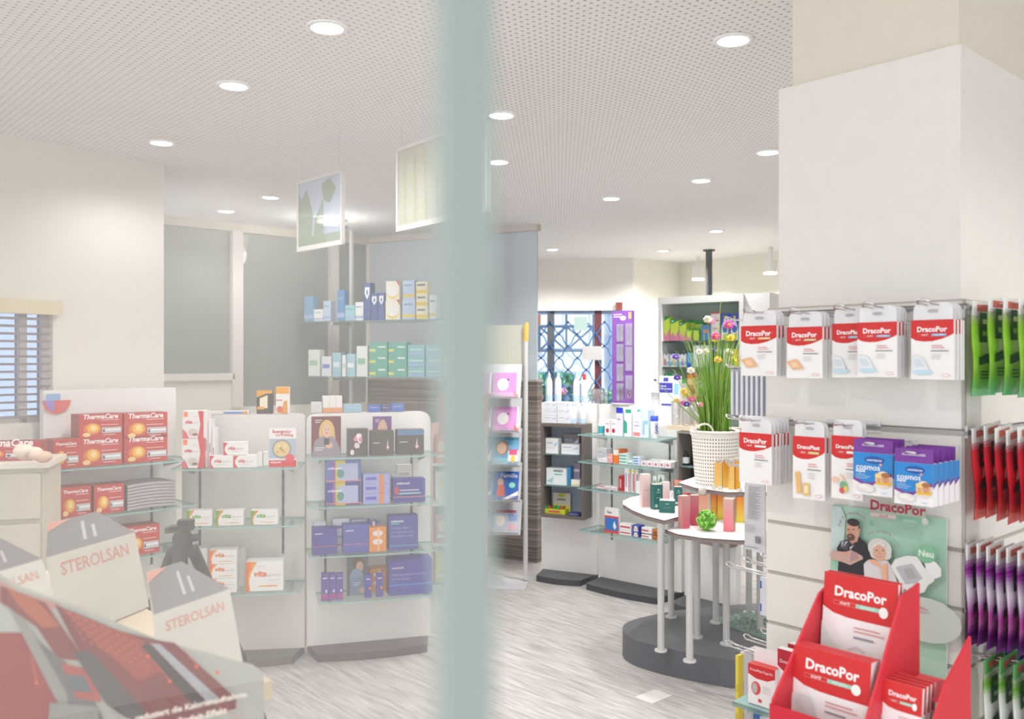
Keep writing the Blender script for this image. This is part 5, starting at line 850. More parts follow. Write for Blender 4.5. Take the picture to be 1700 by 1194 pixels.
for (a, b, y0, y1, art, n, zr, wd, lb) in ROW:
    off = .1+(.012 if a == 1425 else 0)-(.02 if a == 1383 else 0); k0, k1 = FR.at(a, off)[0], FR.at(b, off)[0]; Dc = FR.at((a+b)/2, off)[1]; zt_ = Z(y0, Dc); h = zt_-Z(y1, Dc); kc = (k0+k1)/2
    w_ = k1-k0
    for j in range(n):
        hangpack(FR, kc+(.0006*((j*7) % 3)), w_, h, off-.0125*j, zt_-.001*(j % 2), art if j < 1 else [curve_top('#d0302f'), ('t', .15, .8, .7, wd.replace('DracoPlast', 'DracoPlast'), '#f6f2f2', .03)], (f'front red and white dressing pack on its hook, {lb}' if j == 0 else f'dressing pack {["", "right", "two places", "three places", "four places", "five places"][j]} behind the front one, {lb}'), 'dressing packs hanging in rows on the white column', th=.0075)
    hairpin(FR, kc, min(zr+.004, zt_+.022), off+.045, f'chrome hairpin hook of dressing packs, {lb}')
# blue plaster boxes
def A_cos():
    return [('p', [(0,1),(1,1),(1,.55),(.75,.5),(.55,.33),(.3,.3),(0,.42)], '#2f86cc'), ('p', [(0,.42),(.3,.3),(.55,.33),(.75,.5),(1,.55),(1,.48),(.7,.4),(.5,.24),(.25,.24),(0,.34)], '#7d4a9c'), ('e', .55, .84, .26, .09, '#2457a6'), ('t', .36, .81, .38, 'HARTMANN', '#e9eef6', .02), ('e', .71, .74, .035, .03, '#e6a890'), ('t', .08, .6, .62, 'cosmos', '#f2f5fa', .015), ('t', .08, .54, .24, 'aqua', '#f2f5fa', .02)]+[('r', .08, .48-.045*i, .08+[.25,.38,.3][i], .492-.045*i, '#b9d8ee') for i in range(3)]+[('e', .78, .4, .2, .2, '#e9d8c9'), ('e', .68, .42, .09, .1, '#e6b890'), ('e', .68, .49, .1, .06, '#ecd08a'), ('e', .85, .42, .1, .12, '#d9a27c'), ('e', .85, .51, .11, .06, '#a9704a'), ('p', [(.6,.28),(.98,.28),(.98,.36),(.8,.32),(.62,.36)], '#e6b72c'), ('e', .66, .42, .01, .01, '#5a4438'), ('e', .71, .42, .01, .01, '#5a4438'), ('e', .82, .43, .011, .011, '#5a4438'), ('e', .88, .43, .011, .011, '#5a4438'), ('e', .69, .37, .03, .01, '#c4706a'), ('e', .85, .37, .03, .01, '#c4706a'), ('e', .35, .18, .24, .1, '#dcd8d2'), ('e', .3, .2, .13, .05, '#e9e6e0'), ('e', .45, .15, .12, .05, '#e6e2dc'), ('r', .75, .08, .9, .1, '#a9c4dc')]
def A_cosside(): return [('p', [(0,1),(1,1),(1,.62),(0,.5)], '#3f8ccf'), ('p', [(0,.5),(1,.62),(1,.56),(0,.42)], '#7d4a9c')]
for ci, (a, b, y0, y1, n, lb) in enumerate(((1421, 1486, 752, 822, 3, 'left'), (1489, 1553, 768, 838, 5, 'right'))):
    off = .145 if ci else .13; k0, k1 = FR.at(a, off)[0], FR.at(b, off)[0]; Dc = FR.at((a+b)/2, off)[1]; zt_ = Z(y0, Dc); h = zt_-Z(y1, Dc); kc = (k0+k1)/2; w_ = k1-k0
    for j in range(n):
        t = empty('plaster_box', FR.w(kc, off-.0225*j, zt_), FR.th, f'blue and white plaster box with purple flap, {lb} hook, '+('front one' if j == 0 else ['', 'second', 'third', 'fourth', 'rearmost'][j]+' in its row'), 'box', 'blue plaster boxes')
        m = MB(); m.carton(w_, .0195, h, '#efedee', A_cos() if j == 0 else [('r', 0, .5, 1, 1, '#2f86cc')], sideart=A_cosside(), z=-h, y=.0); m.build('carton', t); m = MB(); m.box(-w_/2, -.0085, 0, w_/2, -.0075, .024, '#7a3f98'); m.art((-.02, -.0085, .012), (.04,0,0), (0,0,.004), (0,-1,0), [('r', 0, 0, 1, 1, '#b9a4c9')]); m.build('hang_flap', t)
    hairpin(FR, kc, zt_+.014, off+.03, f'chrome hairpin hook carrying the {lb} blue plaster boxes', gap=.008, up=.006)
# left (hidden) side of the column: hooks pointing away to the left, seen from their side
FE = Fr(Vector(kf)+Vector(B2)*.7, kf)   # its own left-to-right direction runs towards the camera
class LF:  # frame whose normal is A2
    pass
LFm = Fr(kf, Vector(kf)+B2); LFm.n = A2; LFm.u = B2; LFm.O = Vector(kf)
zz_ = [(1.584, 'highest'), (1.478, 'second'), (1.363, 'third'), (1.258, 'fourth'), (1.03, 'fifth'), (.852, 'lowest')]
for z, w_ in zz_:
    for t_ in ((.03,) if w_ not in ('fifth', 'lowest') else (.03, .1, .17)):
        hairpin(LFm, t_, z, .115, f'chrome hook on the left side of the column, {w_} level' + ('' if w_ not in ('fifth', 'lowest') else ', '+{.03: 'front', .1: 'middle', .17: 'rear'}[t_]+' one'))
for j in range(8):
    m = MB(); m.box(-.02, -.003, -.102, .02, .003, 0, '#d9dbe2'); m.box(-.012, -.0035, -.09, .012, .0035, -.03, '#bfc4d2'); m.box(-.02, -.004, -.006, .02, .004, .0, '#d4d6dc')
    o = m.build('tube_blister'); p = Vector(kf)+B2*.03+A2*(.006+.0125*j); o.location = (p.x, p.y, 1.479); o.rotation_euler = (0, 0, math.atan2(B2.y, B2.x)); tag(o, 'clear blister pack of slim tubes, '+['nearest the column', 'second from column', 'third from column', 'fourth from column', 'fifth from column', 'sixth from column', 'seventh from column', 'outermost'][j], 'pack', 'clear tube blisters')
k0, k1 = FR.at(1236, -.012)[0], FR.at(1270, -.012)[0]; Dc = FR.at(1252, -.012)[1]; w_ = k1-k0
m = MB(); h = Z(800, Dc)-Z(914, Dc); m.carton(w_, .004, h, '#cfced0', [('r', .2, .92-.022*i, .2+[.6,.5,.62,.4][i % 4], .928-.022*i, '#8f8f94') for i in range(22)]+[('r', .1, .36-.03*i, .6, .368-.03*i, '#a4a4a8') for i in range(4)]+[('r', .62, .12+.012*i, .9, .127+.012*i, '#55555a') for i in range(9)]+[('r', .1, .05, .8, .06, '#77777c')]); o = m.build('instruction_leaflet'); place(o, FR, (k0+k1)/2, -.014, Z(914, Dc)); tag(o, 'long grey leaflet with fine print hanging left of the column', 'leaflet')
for j, (a, b, y0, c, c2, lb) in enumerate(((1221, 1226, 1090, '#e0cc4a', '#c9b83c', 'yellow edged'), (1229, 1235, 1084, '#dcdde6', '#5a64b4', 'white and blue'), (1238, 1243, 1080, '#c4c6cc', '#5a64b4', 'grey and blue'), (1247, 1253, 1140, '#4a78c4', '#3a5fae', 'blue edged'), (1256, 1266, 1136, '#c9ccd6', '#4a56a4', 'grey blue'))):
    carton(FR, a, b, y0, .68, -.015-.02*j, .03, c, [('r', 0, .1+.2*i, 1, .2+.2*i, c2) for i in range(3)], 'hanging_pack', lb+' narrow pack hanging at the lower left of the column', 'pack', 'narrow packs at the lower left of the column')
for j, (a, b, y0, y1, c, lb) in enumerate(((1250, 1271, 880, 925, '#d9dcea', 'pale pack with yellow figure behind the leaflet'), (1262, 1274, 960, 1030, '#d6d8e2', 'slim white pack with blue marks left of the column edge'))):
    zb6 = Z(y1, 2.0); o = carton(FR, a, b, y0, zb6, -.11, .004, c, [('e', .3, .7, .25, .12, '#e6b84a')] if j == 0 else [('r', 0, .1, .2, .3, '#4a64c4'), ('r', 0, .7, .2, .9, '#4a64c4')], 'hanging_pack', lb, 'pack')
# grey green textured foot mat behind
m = MB(); r_ = random.Random(2); 
for i in range(420):
    x, y = r_.uniform(-.13, .13), r_.uniform(-.2, .2); m.ball((x, y, .008), .009, r_.choice(['#8fa59c', '#a4b8ae', '#7c948b']), 5, (1, 1, .6))
m.box(-.14, -.21, 0, .14, .21, .008, '#8a9f97'); o = m.build('tufted_mat'); p = P(1262, 4.55); o.location = (p[0], p[1], .1305); o.rotation_euler = (0, 0, .5); tag(o, 'grey green tufted mat lying on the dark platform by the column', 'mat')
# poster on the column
zoomx = lambda X: 1370+X/7.02
kp0, kp1 = FR.at(1383, .006)[0], FR.at(1573, .006)[0]; ztp = 1.5-240*FR.at(1383, .006)[1]/F; zbp = .80; PWd = kp1-kp0; PH = ztp-zbp
def pz(X, Y):   # poster coordinates of a point read off the photograph's enlarged crop
    px, py = 1370+X/7.02, 840+Y/7.02; k, D = FR.at(px, .006); return ((k-kp0)/PWd, (Z(py, D)-zbp)/PH)
def pp(l, c): return ('p', [pz(*q) for q in l], c)
def pe(X, Y, rx, ry, c): x, y = pz(X, Y); x2, y2 = pz(X+rx, Y); _, y3 = pz(X, Y+ry); return ('e', x, y, x2-x, y-y3, c)
def ptx(X, Y, wd, s_, c, b=.0, rot=0): x, y = pz(X, Y); x2, _ = pz(X+wd, Y); return ('t', x, y, x2-x, s_, c, b, 0, 1, rot)
bgc = []
gr = ['#a9cdb8', '#a6ccb5', '#a8c9b4', '#a9c5b1', '#a2c3ab', '#9cc2a8', '#a6c7b0', '#b4cdb9', '#c0cfc0', '#c6d0c5', '#cdd2cc']
for i in range(11): bgc.append(('r', 0, 1-(i+1)/11, 1, 1-i/11, gr[i]))
arc1 = [('F', 195, 225, 1.2), ('ü', 203, 195, 1.1), ('r', 215, 172, 1.0), ('S', 232, 140, .8), ('e', 258, 120, .6), ('n', 280, 103, .45), ('s', 305, 95, .3), ('i', 328, 90, .2), ('b', 340, 88, .05), ('e', 368, 88, -.1), ('l', 395, 90, -.25), ('c', 408, 95, -.35), ('h', 430, 105, -.45), ('e', 455, 122, -.6), ('n', 478, 138, -.7)]
arc2 = [('F', 548, 330, .7), ('ü', 570, 312, .55), ('r', 592, 300, .4), ('s', 635, 295, .15), ('e', 658, 293, .05), ('n', 682, 294, -.05), ('s', 710, 298, -.15), ('i', 732, 304, -.25), ('b', 748, 310, -.35), ('l', 775, 325, -.45), ('e', 788, 336, -.6), ('H', 835, 380, -.9), ('a', 860, 410, -1.05), ('u', 875, 435, -1.15), ('t', 886, 462, -1.3)]
pa = bgc+[pp([(90,0),(200,0),(260,130),(240,420),(90,740)], '#c4d8d4'), pp([(90,540),(190,560),(190,760),(80,740)], '#9fcdb5')]
pa += [ptx(X, Y, 14 if ch not in 'il' else 5, ch, '#b04a54', .01, r) for ch, X, Y, r in arc1+arc2]
pa += [ptx(560, 215, 55, '&', '#7fb49c', .01)]
# tattooed bearded man with crossed arms and grey haired woman, printed
pa += [pp([(190,765),(200,600),(180,480),(230,400),(300,380),(440,350),(520,420),(560,480),(575,600),(510,640),(515,830)], '#36363c'), pp([(225,400),(330,395),(300,500),(225,480)], '#55555e'), pp([(240,405),(262,405),(235,470)], '#c4c4ca'), pp([(285,400),(310,400),(255,470)], '#c4c4ca'), pp([(330,470),(385,440),(340,500)], '#c4c4ca'), pp([(330,395),(385,385),(365,440)], '#c49a86'),
 pp([(95,560),(130,505),(250,520),(290,520),(350,500),(480,570),(490,605),(340,675),(250,640),(130,610)], '#c9a59a'), pp([(350,510),(420,530),(440,600),(340,640)], '#b08f8c'), pe(290, 540, 40, 22, '#cfa08a'),
 pp([(330,380),(440,330),(430,400),(360,430)], '#c08f78'), pe(372, 275, 78, 118, '#c99c86'), pe(380, 180, 76, 45, '#3f3a3a'), pp([(440,190),(460,250),(450,300),(435,260)], '#4a4444'), pe(352, 350, 48, 42, '#6a5048'), pe(345, 338, 20, 9, '#b0766c'), pe(325, 262, 14, 6, '#4a3a35'), pe(385, 262, 14, 6, '#4a3a35'), pp([(345,265),(338,310),(362,312)], '#b88670'), pe(455, 270, 12, 24, '#c08f78')]
pa += [pp([(515,830),(505,660),(560,610),(640,610),(780,620),(840,700),(900,880),(700,880)], '#dcd6d8'), pp([(840,870),(960,900),(980,960),(960,990),(870,950)], '#cfa48e'), pe(692, 480, 140, 118, '#d4d1cc'), pe(640, 540, 60, 60, '#d4d1cc'), pe(760, 550, 70, 60, '#d4d1cc'), pe(693, 530, 78, 98, '#d9ab93'), pe(660, 500, 14, 6, '#55433d'), pe(735, 500, 14, 6, '#55433d'), pp([(690,505),(682,545),(705,545)], '#cc9880'), pe(695, 568, 34, 10, '#c4605c'), pe(695, 565, 26, 4, '#f0e6e0'), pp([(620,440),(690,400),(770,440),(760,470),(690,430),(630,470)], '#dedbd6'),
 pp([(560,605),(640,605),(720,680),(780,640),(790,890),(740,870),(720,690),(640,670)], '#ecb08c'),
 pp([(830,680),(880,600),(1010,560),(1140,570),(1220,700),(1330,800),(1330,860),(1260,900),(1220,980),(1120,1010),(1030,980),(950,900),(860,740)], '#e2e3e0'), pp([(885,690),(1080,650),(1200,820),(1120,880),(1000,890)], '#b9b9be'), pp([(980,720),(1070,700),(1140,810),(1030,830)], '#a9aaa9'), pp([(1220,620),(1290,600),(1360,640),(1415,710),(1415,800),(1330,830),(1240,720)], '#e6e6e3'), pe(1240, 540, 118, 105, '#7fb793'), ptx(1155, 555, 175, 'Neu', '#dfeadf', .03),
 pe(1240, 1300, 420, 260, '#c2c8bf'), pp([(600,0),(1240,0),(1240,160),(600,110)], '#aab9a8')]
pa += [ptx(600, 20, 640, 'DracoPor', '#b0304a', .03), pp([(600,55),(900,95),(900,140),(600,100)], '#d9c4bb'), ptx(700, 108, 100, 'steril', '#c07a7a', .01), pp([(905,95),(1200,130),(1200,185),(905,145)], '#7fb49a'), ptx(985, 160, 150, 'sensitiv', '#cfe0d4', .01), pe(1235, 160, 38, 42, '#c9cfc4')]+[pp([(900,205+50*i),(1210-50*i,245+50*i),(1210-50*i,262+50*i),(900,222+50*i)], '#93b79f') for i in range(2)]+[pp([(1080,1100),(1270,1180),(1270,1195),(1080,1115)], '#cf8f94'), pp([(1020,1110),(1200,1200),(1320,1220),(1200,1215)], '#cf8f94'), ('r', 0, .06, 1, .3, '#a9c9b4')]
m = MB(); m.box(0, -.003, 0, PWd, 0, PH, '#e6e9e4'); m.art((0, -.003, 0), (PWd,0,0), (0,0,PH), (0,-1,0), pa)
o = m.build('advertising_poster'); o.location = FR.w(kp0, .007, zbp); o.rotation_euler = (0,0,FR.th); tag(o, 'green advertising poster with a bearded man and a white haired woman', 'poster')
# shallow shelf with two tape packs
k0, k1 = .0, FR.at(1330, .1)[0]; zsf = zs(FR, 1246, 1163, .1); t = empty('column_shelf', FR.w(0, 0, zsf), FR.th, 'shallow glass shelf at the lower left of the white column', 'shelf')
m = MB(); m.box(.002, -.13, -.01, .2, -.003, 0, GSH, GEDGE); m.build('glass_shelf', t); m = MB(); m.box(.01, -.1, -.03, .018, -.003, -.0105, '#c9cccb'); m.build('bracket', t)
a_ = [('p', [(0,1),(0,.74),(.3,.66),(.7,.66),(1,.76),(1,1)], '#cc2f34'), ('t', .08, .84, .84, 'DracoPlast Fingerfix', '#f0e4e4', .01), ('e', .3, .42, .17, .17, '#d9504c'), ('e', .26, .42, .1, .13, '#b9b4b4'), ('p', [(.4,.18),(.52,.16),(.5,.08),(.38,.1)], '#d9404a')]+[('r', .55, .5-.05*i, .85, .51-.05*i, '#c9b4b4') for i in range(4)]
o = carton(FR, 1242, 1287, 1108, zsf, .115, .04, '#edebea', a_, 'finger_plaster_box', 'white and red finger plaster box on the shallow shelf', side='#e4e0e0', top='#d9504c')
m = MB(); h = stackz(o); m.box(-.03, -.0, h, .03, .0012, h+.03, '#e9e6e6'); m.build('hang_tab', o)
for j, (a, b, y, of) in enumerate(((1291, 1326, 1082, .1), (1308, 1345, 1074, .07))):
    o = carton(FR, a, b, y, zsf, of, .018, '#ebe9e9', [('p', [(0,1),(0,.72),(.3,.64),(.8,.7),(1,.78),(1,1)], '#b8283a'), ('t', .12, .78, .8, 'DracoSilk', '#f0e4e4', .01), ('e', .62, .3, .3, .22, '#b8283a'), ('e', .62, .3, .2, .14, '#e9c9c9'), ('e', .62, .3, .12, .09, '#c9404a')], 'tape_roll_pack', 'red and white tape roll pack on the shallow shelf, '+['front one' , 'rear one'][j], 'pack', 'tape roll packs')
# red cardboard display
RC = '#d23440'; kL, kM, kR = FR.at(1358, .33)[0], FR.at(1494, .33)[0], FR.at(1566, .36)[0]; base_z = .0
rd = empty('cardboard_display', FR.w((kL+kR)/2, .36, 0), FR.th, 'red stepped cardboard display filled with dressing packs before the poster', 'display'); kc = (kL+kR)/2; ox = .36
def loc(k, off, z): return (k-kc, ox-off, z)
def sidewall(k, pts, nm='side_panel', th=.004):
    m = MB(); n = len(pts); v = [loc(k, a, z) for a, z in pts]+[loc(k+th, a, z) for a, z in pts]; m.add(v, [tuple(range(n)), tuple(range(2*n-1, n-1, -1))], RC); m.add(v, [(i, i+n, (i+1) % n+n, (i+1) % n) for i in range(n)], RC); m.build(nm, rd)
za = zs(FR, 1362, 985, .33); zb7 = zs(FR, 1300, 1168, .47); zM = zs(FR, 1492, 978, .33); zR = zs(FR, 1565, 1135, .36)
sidewall(kL, [(.27,.7),(.27,za+.02),(.33,za-.0),(.47,zb7),(.47,.7)]); sidewall(kM, [(.27,.7),(.27,zM+.0),(.33,zM-.01),(.47,zb7-.035),(.47,.7)], 'partition'); sidewall(kR, [(.27,.7),(.27,zR+.05),(.36,zR),(.47,zR-.12),(.47,.7)])
m = MB(); a, b = loc(kL, .47, 0), loc(kR, .27, 0); m.box(a[0], a[1], 0, b[0]+.004, b[1], .7, RC); m.build('base', rd)
m = MB(); p0 = loc(kL, .475, 0); m.box(p0[0], p0[1], .7, loc(kM, .47, 0)[0], p0[1]+.004, zb7-.005, '#c92838'); m.art((p0[0], p0[1], .7), (kM-kL,0,0), (0,0,zb7-.705), (0,-1,0), [('e', .2, .75, .12, .17, '#6fa88c'), ('t', .13, .7, .14, 'Neu', '#e6f0e8', .02)]); m.build('front_lip', rd)
m = MB(); p1 = loc(kM, .475, 0); m.box(p1[0], p1[1], .7, loc(kR, .47, 0)[0], p1[1]+.004, zR-.12, '#c92838'); m.build('front_lip', rd)
m = MB(); q = loc(kM, .27, 0); m.box(q[0]+.005, loc(0, .36, 0)[1], zR-.03, loc(kR, .27, 0)[0], q[1], zR-.025, '#e0505a'); m.build('ledge', rd)
def A_big():
    return [('p', [(0,1),(0,.62),(.15,.56),(.35,.535),(.6,.53),(1,.53),(1,1)], '#cf3030'), ('t', .16, .76, .7, 'DracoPor', '#f4f0f0', .03), ('r', .15, .66, .46, .705, '#e08a86'), ('r', .155, .665, .455, .70, '#cf3030'), ('t', .24, .67, .13, 'steril', '#f4e4e4', .01), ('r', .46, .66, .8, .705, '#9fd0bc'), ('t', .52, .67, .2, 'sensitiv', '#e4f2ea', .0), ('e', .83, .67, .06, .06, '#f0f0ec'), ('p', [(0,.45),(.1,.3),(.3,.14),(.6,.06),(1,.02),(1,0),(0,0)], '#dfe6e2'), ('r', .45, .44, .8, .452, '#d98a8a'), ('r', .45, .40, .86, .412, '#d98a8a'), ('r', .45, .33, .72, .35, '#8f8f98'), ('p', [(.38,.2),(.5,.25),(.62,.2),(.6,.19),(.5,.235),(.4,.19)], '#d9c9c9')]
def packrow(px0, px1, y0, y1, off, n, lb, sc=.012, extra=()):
    k0, k1 = FR.at(px0, off)[0], FR.at(px1, off)[0]; Dc = FR.at((px0+px1)/2, off)[1]; zt_ = Z(y0, Dc); zb_ = Z(y1, Dc); w_ = k1-k0; h = zt_-zb_
    for j in range(n):
        m = MB(); m.carton(w_, .006, h, '#efedec', (A_big()+list(extra)) if j == 0 else [('r', 0, .53, 1, 1, '#cf3030')], '#e2dfdf', '#d8444a'); o = m.build('dressing_pack'); o.location = FR.w((k0+k1)/2, off-.003-sc*j, zb_); o.rotation_euler = (-.12, 0, FR.th); o.rotation_euler = (0, 0, FR.th); R_ = Matrix.Rotation(FR.th, 4, 'Z') @ Matrix.Rotation(-.10, 4, 'X'); o.rotation_euler = R_.to_euler(); tag(o, lb+', '+['front pack', 'second pack', 'third pack', 'fourth pack'][j], 'pack', 'dressing packs in the red display')
packrow(1362, 1485, 962, 1112, .335, 2, 'large dressing pack in the upper tier of the red display', extra=[('r', 0, 0, 1, .13, '#dfe3e1')])
packrow(1313, 1440, 1088, 1235, .42, 4, 'large dressing pack in the lower tier of the red display', .007, extra=[('p', [(.08,.45),(.25,.46),(.36,.2),(.3,.14),(.12,.16)], '#d4dad9')])
packrow(1462, 1528, 1138, 1235, .40, 4, 'small dressing pack at the right of the red display', .013)
# bags on the side of the column
def cmix(l, f):
    x = f*(len(l)-1); i = min(int(x), len(l)-2); x -= i; return '#'+''.join('%02x' % int(int(l[i][k:k+2],16)*(1-x)+int(l[i+1][k:k+2],16)*x) for k in (1,3,5))
def bag(w_, h, c_rows, word, tcol, t=.011):
    m = MB(); nx, nz = 6, 26; V = [[], []]
    for sI, sg in ((0, -1), (1, 1)):
        for j in range(nz+1):
            v = j/nz; z = -h*v
            for i in range(nx+1):
                u_ = i/nx; b = max(0, math.sin(math.pi*u_))**.6*max(0, math.sin(math.pi*min(1, max(0, (v-.1)/.84))))**.5
                V[sI].append(((u_-.5)*w_*(1-.05*math.sin(math.pi*v)), sg*(t/2*b+.0006)+.0015*math.sin(9*u_+7*v), z))
    for sI in (0, 1):
        for j in range(nz):
            c = cmix(c_rows, j/(nz-1)); fs = [(j*(nx+1)+i, j*(nx+1)+i+1, (j+1)*(nx+1)+i+1, (j+1)*(nx+1)+i) for i in range(nx)]
            m.add(V[sI], fs if sI == 1 else [f[::-1] for f in fs], mat(c, .22), True)
    m.art((-w_/2, -t*.5-.0012, -h*.97), (w_,0,0), (0,0,h), (0,-1,0), [('t', .16, .64, .62, word, tcol, .04), ('p', [(.15,.44),(.75,.5),(.75,.4),(.15,.34)], tcol if tcol != '#2c3030' else '#3f3a40')]+[('r', .2, .26-.04*i, .8, .275-.04*i, tcol) for i in range(3)])
    return m
rows = [
 ('green', 1.585, .147, .105, ['#eef2de','#b4e45c','#a4dc4c','#b0e058','#9cd848','#b4e460','#a0d850','#88d06c','#78cc90'], '#23603a', 5, .025, .03, 'green sweet bag', 0),
 ('red', 1.362, .142, .085, ['#f4e6e6','#e0404c','#dc3844','#d43440','#c82c38','#c82c38','#d03040','#dc4444','#e0504c'], '#2c3030', 8, .0185, .03, 'red sweet bag', -.16),
 ('purple', 1.152, .16, .085, ['#eee4ee','#a035a4','#c9b4cc','#e4dae4','#cfb4d0','#c05aac','#d477b8','#7a2c80','#8a3a90'], '#2c3030', 9, .0165, .02, 'purple and white sweet bag', -.05),
 ('white', .955, .16, .095, ['#d9e4cf','#7fbf4a','#dfe6da','#e9ede6','#e9ede6','#e6eadf','#a9d47a','#7cc04a','#6fb844'], '#245a34', 6, .023, .05, 'white and green sweet bag', 0)]
for nm, zt_, h, w_, cr, tc_, n, pit, o0, lb, shear in rows:
    proto = bag(w_, h, cr, 'En', tc_).build('sweet_bag')
    tb = MB(); tb.box(-w_*.46, -.001, -.004, w_*.46, .001, .022, '#e6e6e2' if nm != 'white' else '#5fa85c'); tb.art((-w_*.3, -.001, .004), (w_*.6,0,0), (0,0,.012), (0,-1,0), [('r', 0, 0, 1, 1, '#d06a5a')]); tbo = tb.build('header_strip', proto)
    for j in range(n):
        if j == 0: o = proto
        else:
            o = proto.copy(); C.objects.link(o); c2 = tbo.copy(); C.objects.link(c2); c2.parent = o
        o.location = FS.w(w_/2-.026, o0-.008+pit*j, zt_+.003*((j*5) % 3-1)); o.rotation_euler = (0, shear*.5, FS.th+.012*((j*3) % 4-1.5))
        tag(o, f'{lb} on the column side, '+['nearest the column', 'second from column', 'third from column', 'fourth from column', 'fifth from column', 'sixth from column', 'seventh from column', 'eighth from column', 'ninth from column'][j], 'bag', lb+'s')
    hairpin(FS, w_/2-.026, zt_+.012, o0+pit*n+.02, f'chrome hook carrying the {lb}s', up=.006)
    k = .012+w_*1.5+.01   # a second hook further right, only its nearer bags enter the frame
for j in range(5):
    m = MB(); m.box(-.045, -.008, -.05, .045, .008, 0, '#3f74b8'); m.box(-.045, -.0095, -.006, .045, .0095, .004, '#d9dfe6'); o = m.build('blue_pouch', bevel=.003); o.location = FS.w(.13, .03+.024*j, .985); o.rotation_euler = (0, 0, FS.th); tag(o, 'blue pouch with pale header behind the white and green bags, '+['nearest the wall', 'second', 'third', 'fourth', 'outermost'][j], 'pouch', 'blue pouches on the column side')
# ---------------- foreground left: leaning cartons, printed counter display, tripod ----------------
def W3(px, py, D): return Vector(((px-850)*D/F, D, Z(py, D)))
def atz(px, py, z): D = (HC-z)*F/(py-HY); return W3(px, py, D)
c0 = Vector((-.329, 1.218)); m = MB(); A_, B_ = A2, B2
poly = [c0, c0+A_*.9, c0+A_*.9-B_*.75, c0-B_*.6]; m.prism([tuple(p) for p in poly][::-1], 1.035, 1.06, mat('#dccdb2', .4)); ct = m.build('counter_top'); 
ctr = empty('sales_counter', (-.7, 1.3, 0), 0, 'pale wooden counter at the lower left carrying leaning cartons', 'counter'); rel(ct, ctr)
q = [c0+A_*.06-B_*.05, c0+A_*.84-B_*.05, c0+A_*.84-B_*.7, c0+A_*.06-B_*.55]; m = MB(); m.prism([tuple(p) for p in q][::-1], 0, 1.035, '#cfcac0'); rel(m.build('body', None), ctr)
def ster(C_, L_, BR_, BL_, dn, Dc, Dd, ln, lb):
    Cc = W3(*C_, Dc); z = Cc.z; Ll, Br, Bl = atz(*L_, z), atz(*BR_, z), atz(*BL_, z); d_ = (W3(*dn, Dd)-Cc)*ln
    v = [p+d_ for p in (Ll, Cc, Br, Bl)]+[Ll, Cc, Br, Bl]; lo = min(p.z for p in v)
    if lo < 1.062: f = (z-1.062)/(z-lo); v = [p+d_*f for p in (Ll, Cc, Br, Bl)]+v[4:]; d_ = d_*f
    G = mat('#77767a', .45, alpha=.2); WH = mat('#e6e4da', .5, alpha=.15)  # part-clear colours imitate the ghost look of reflections in the pane
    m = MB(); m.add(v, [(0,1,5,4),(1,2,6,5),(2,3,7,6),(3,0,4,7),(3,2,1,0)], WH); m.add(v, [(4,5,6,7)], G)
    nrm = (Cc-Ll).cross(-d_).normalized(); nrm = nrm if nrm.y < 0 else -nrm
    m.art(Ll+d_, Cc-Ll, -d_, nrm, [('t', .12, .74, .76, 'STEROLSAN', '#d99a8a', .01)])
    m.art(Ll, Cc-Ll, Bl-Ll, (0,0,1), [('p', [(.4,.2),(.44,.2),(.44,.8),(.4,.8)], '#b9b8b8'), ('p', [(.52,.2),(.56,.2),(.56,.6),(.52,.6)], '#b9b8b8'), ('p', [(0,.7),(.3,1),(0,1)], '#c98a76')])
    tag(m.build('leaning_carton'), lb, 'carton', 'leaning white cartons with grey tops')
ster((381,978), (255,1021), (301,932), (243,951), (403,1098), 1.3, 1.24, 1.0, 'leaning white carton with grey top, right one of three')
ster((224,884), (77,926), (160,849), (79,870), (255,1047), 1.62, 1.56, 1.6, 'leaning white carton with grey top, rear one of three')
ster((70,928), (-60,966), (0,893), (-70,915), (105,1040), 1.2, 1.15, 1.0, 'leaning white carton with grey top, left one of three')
FT = Fr(P(-100, .86), P(440, 1.05)); cd_ = empty('printed_counter_display', FT.w(0, 0, 0), FT.th, 'slanting cardboard display printed with a dark red device, bottom left corner', 'display')
def tp(px, py): k, D = FT.at(px); return (k, Z(py, D))
def tpoly(l, c, e, m): 
    v = [(*((lambda k, z: (k, -e, z))(*tp(*q))),) for q in l]; m.add(v, [tuple(range(len(v)))], c)
outl = [(-60,915),(30,975),(130,1010),(265,1065),(425,1108),(438,1118),(440,1262),(-60,1330)]
m = MB(); f = [(tp(*q)[0], 0, tp(*q)[1]) for q in outl]; bk_ = [(a, .012, b) for a, _, b in f]; n = len(f); CP = mat('#b4b7ae', .5, alpha=.1)
m.add(f+bk_, [tuple(range(n)), tuple(range(2*n-1, n-1, -1))]+[(i, i+n, (i+1) % n+n, (i+1) % n) for i in range(n)], CP)
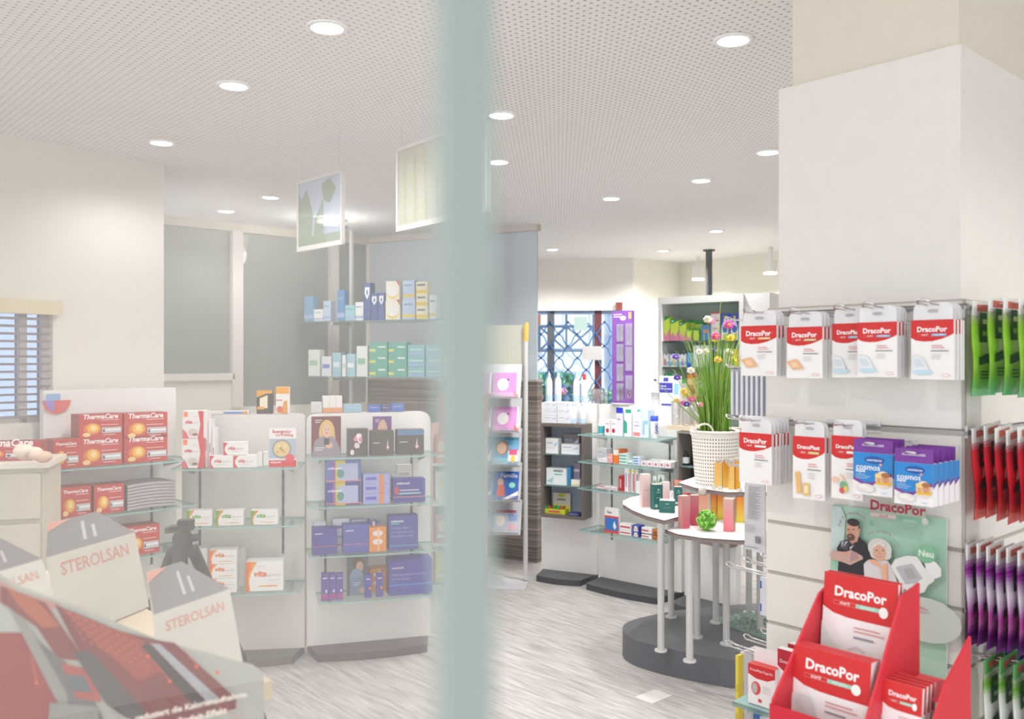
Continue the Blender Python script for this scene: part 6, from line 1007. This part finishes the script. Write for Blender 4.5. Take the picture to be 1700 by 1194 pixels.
art_ = [([(-60,925),(30,982),(100,1003),(60,1030),(0,1000),(-60,985)], '#b98a80'), ([(-60,1110),(-20,1050),(40,1050),(95,1145),(100,1220),(-60,1290)], '#8c161c'), ([(0,972),(75,1000),(142,1098),(96,1093),(60,1040),(0,1000)], '#7a2020'), ([(10,976),(60,995),(100,1040),(70,1042),(30,1005)], '#a9502e'), ([(12,1005),(45,1035),(150,1170),(122,1188),(92,1160)], '#8c8c86'),
 ([(60,1062),(110,1100),(150,1150),(175,1200),(120,1230),(110,1150)], '#5f6062'), ([(100,1100),(150,1112),(168,1165),(125,1158)], '#a8423c'), ([(108,1118),(140,1122),(152,1150),(120,1146)], '#4f5f66'),
 ([(90,1003),(200,1048),(268,1064),(288,1066),(392,1160),(390,1176),(240,1212),(180,1170),(130,1080)], '#74181e'), ([(100,1008),(200,1048),(235,1062),(275,1110),(230,1130),(150,1060)], '#9c3a2c'), ([(150,1080),(240,1180),(240,1212),(175,1168),(120,1080)], '#454144'), ([(248,1067),(264,1068),(362,1158),(345,1166)], '#a4a6ac'), ([(232,1070),(247,1068),(342,1166),(322,1172)], '#242226'), ([(82,1165),(165,1172),(158,1215),(75,1240)], '#85877d')]
for i in range(6): art_.append(([(246+i*13,1080+i*14),(256+i*13,1078+i*14),(262+i*13,1086+i*14),(252+i*13,1089+i*14)], '#232226'))
for i in range(5):
    for j in range(9):
        x, y = 112+j*13+i*5, 1014+j*6+i*10
        if y < 1035+(x-90)*.5: art_.append(([(x,y),(x+5,y+1),(x+5,y+5),(x,y+4)], '#c05a34'))
for x, y in ((57,1127),(276,1125),(320,1101),(354,1111),(240,1084),(396,1190)): art_.append(([(x-4,y),(x,y-4),(x+4,y),(x,y+4)], '#e8602c'))
for (x0, y0, x1, y1) in ((57,1127,48,1085),(276,1125,255,1100),(320,1101,300,1075),(396,1190,350,1160)): art_.append(([(x0,y0),(x0+1.5,y0),(x1+1.5,y1),(x1,y1)], '#d96a3a'))
for i, (l, c) in enumerate(art_): tpoly(l, c, .0006+.0002*i, m)
def ttext(px0, py0, px1, s_, e=.018):
    (ka, za_), (kb, zb_) = tp(px0, py0), tp(px1, py0); m.art((ka, -e, za_), (kb-ka,0,0), (0,0,.1), (0,-1,0), [('t', 0, 0, 1, s_, '#f2ecdc', .03)])
ttext(158, 1202, 402, '-tabletts, reduziert die Kalorienaufnahme,'); ttext(248, 1203, 368, 'ndem Begleit-Effekt')
m.build('printed_panel', cd_)
m = MB(); a = tp(438, 1118); m.box(a[0]-.03, .013, a[1]-.12, a[0], .1, a[1]-.012, '#b9b9ae'); m.build('side_flap', cd_)
# tripod
T3 = P(303, 2.5); tr = empty('camera_tripod', (T3[0], T3[1], 0), .2, 'black tripod standing behind the leaning cartons', 'tripod'); BK = '#3b3c39'; ztp_ = Z(862, 2.5)
m = MB(); m.box(-.035, -.02, ztp_-.03, .03, .02, ztp_-.018, BK); m.box(-.045, -.018, ztp_-.036, .0, .018, ztp_-.02, '#5f6d4a'); m.box(-.012, -.015, ztp_-.02, .03, .02, ztp_-.002, BK); m.build('head_plate', tr)
m = MB(); m.lathe([(.026, ztp_-.075), (.028, ztp_-.05), (.018, ztp_-.032)], BK, 18); m.build('ball_head', tr)
m = MB(); m.tube([(.02, 0, ztp_-.055), (.045, 0, ztp_-.052)], .011, BK, 10); m.build('locking_knob', tr)
m = MB(); m.lathe([(.0145, .3), (.0145, ztp_-.105)], BK, 14); m.build('centre_column', tr); m = MB(); m.lathe([(.03, ztp_-.105), (.036, ztp_-.09), (.03, ztp_-.075)], BK, 16); m.build('shoulder', tr)
for a in (.7, 2.6, 4.6):
    m = MB(); c_, s_ = math.cos(a), math.sin(a); tpz = ztp_-.085; m.tube([(.03*c_, .03*s_, tpz), (.19*c_, .19*s_, tpz-.36)], .017, BK, 10); m.tube([(.19*c_, .19*s_, tpz-.36), (.42*c_, .42*s_, .015)], .011, '#4a4b49', 10); g = m.build('leg', tr)
    m = MB(); m.ball((.42*c_, .42*s_, .014), .013, '#222222', 8); m.build('rubber_foot', g)
    m = MB(); m.ball((.19*c_, .19*s_, tpz-.36), .019, '#2c2c2c', 8, (1,1,1.3)); m.build('leg_clamp', g)
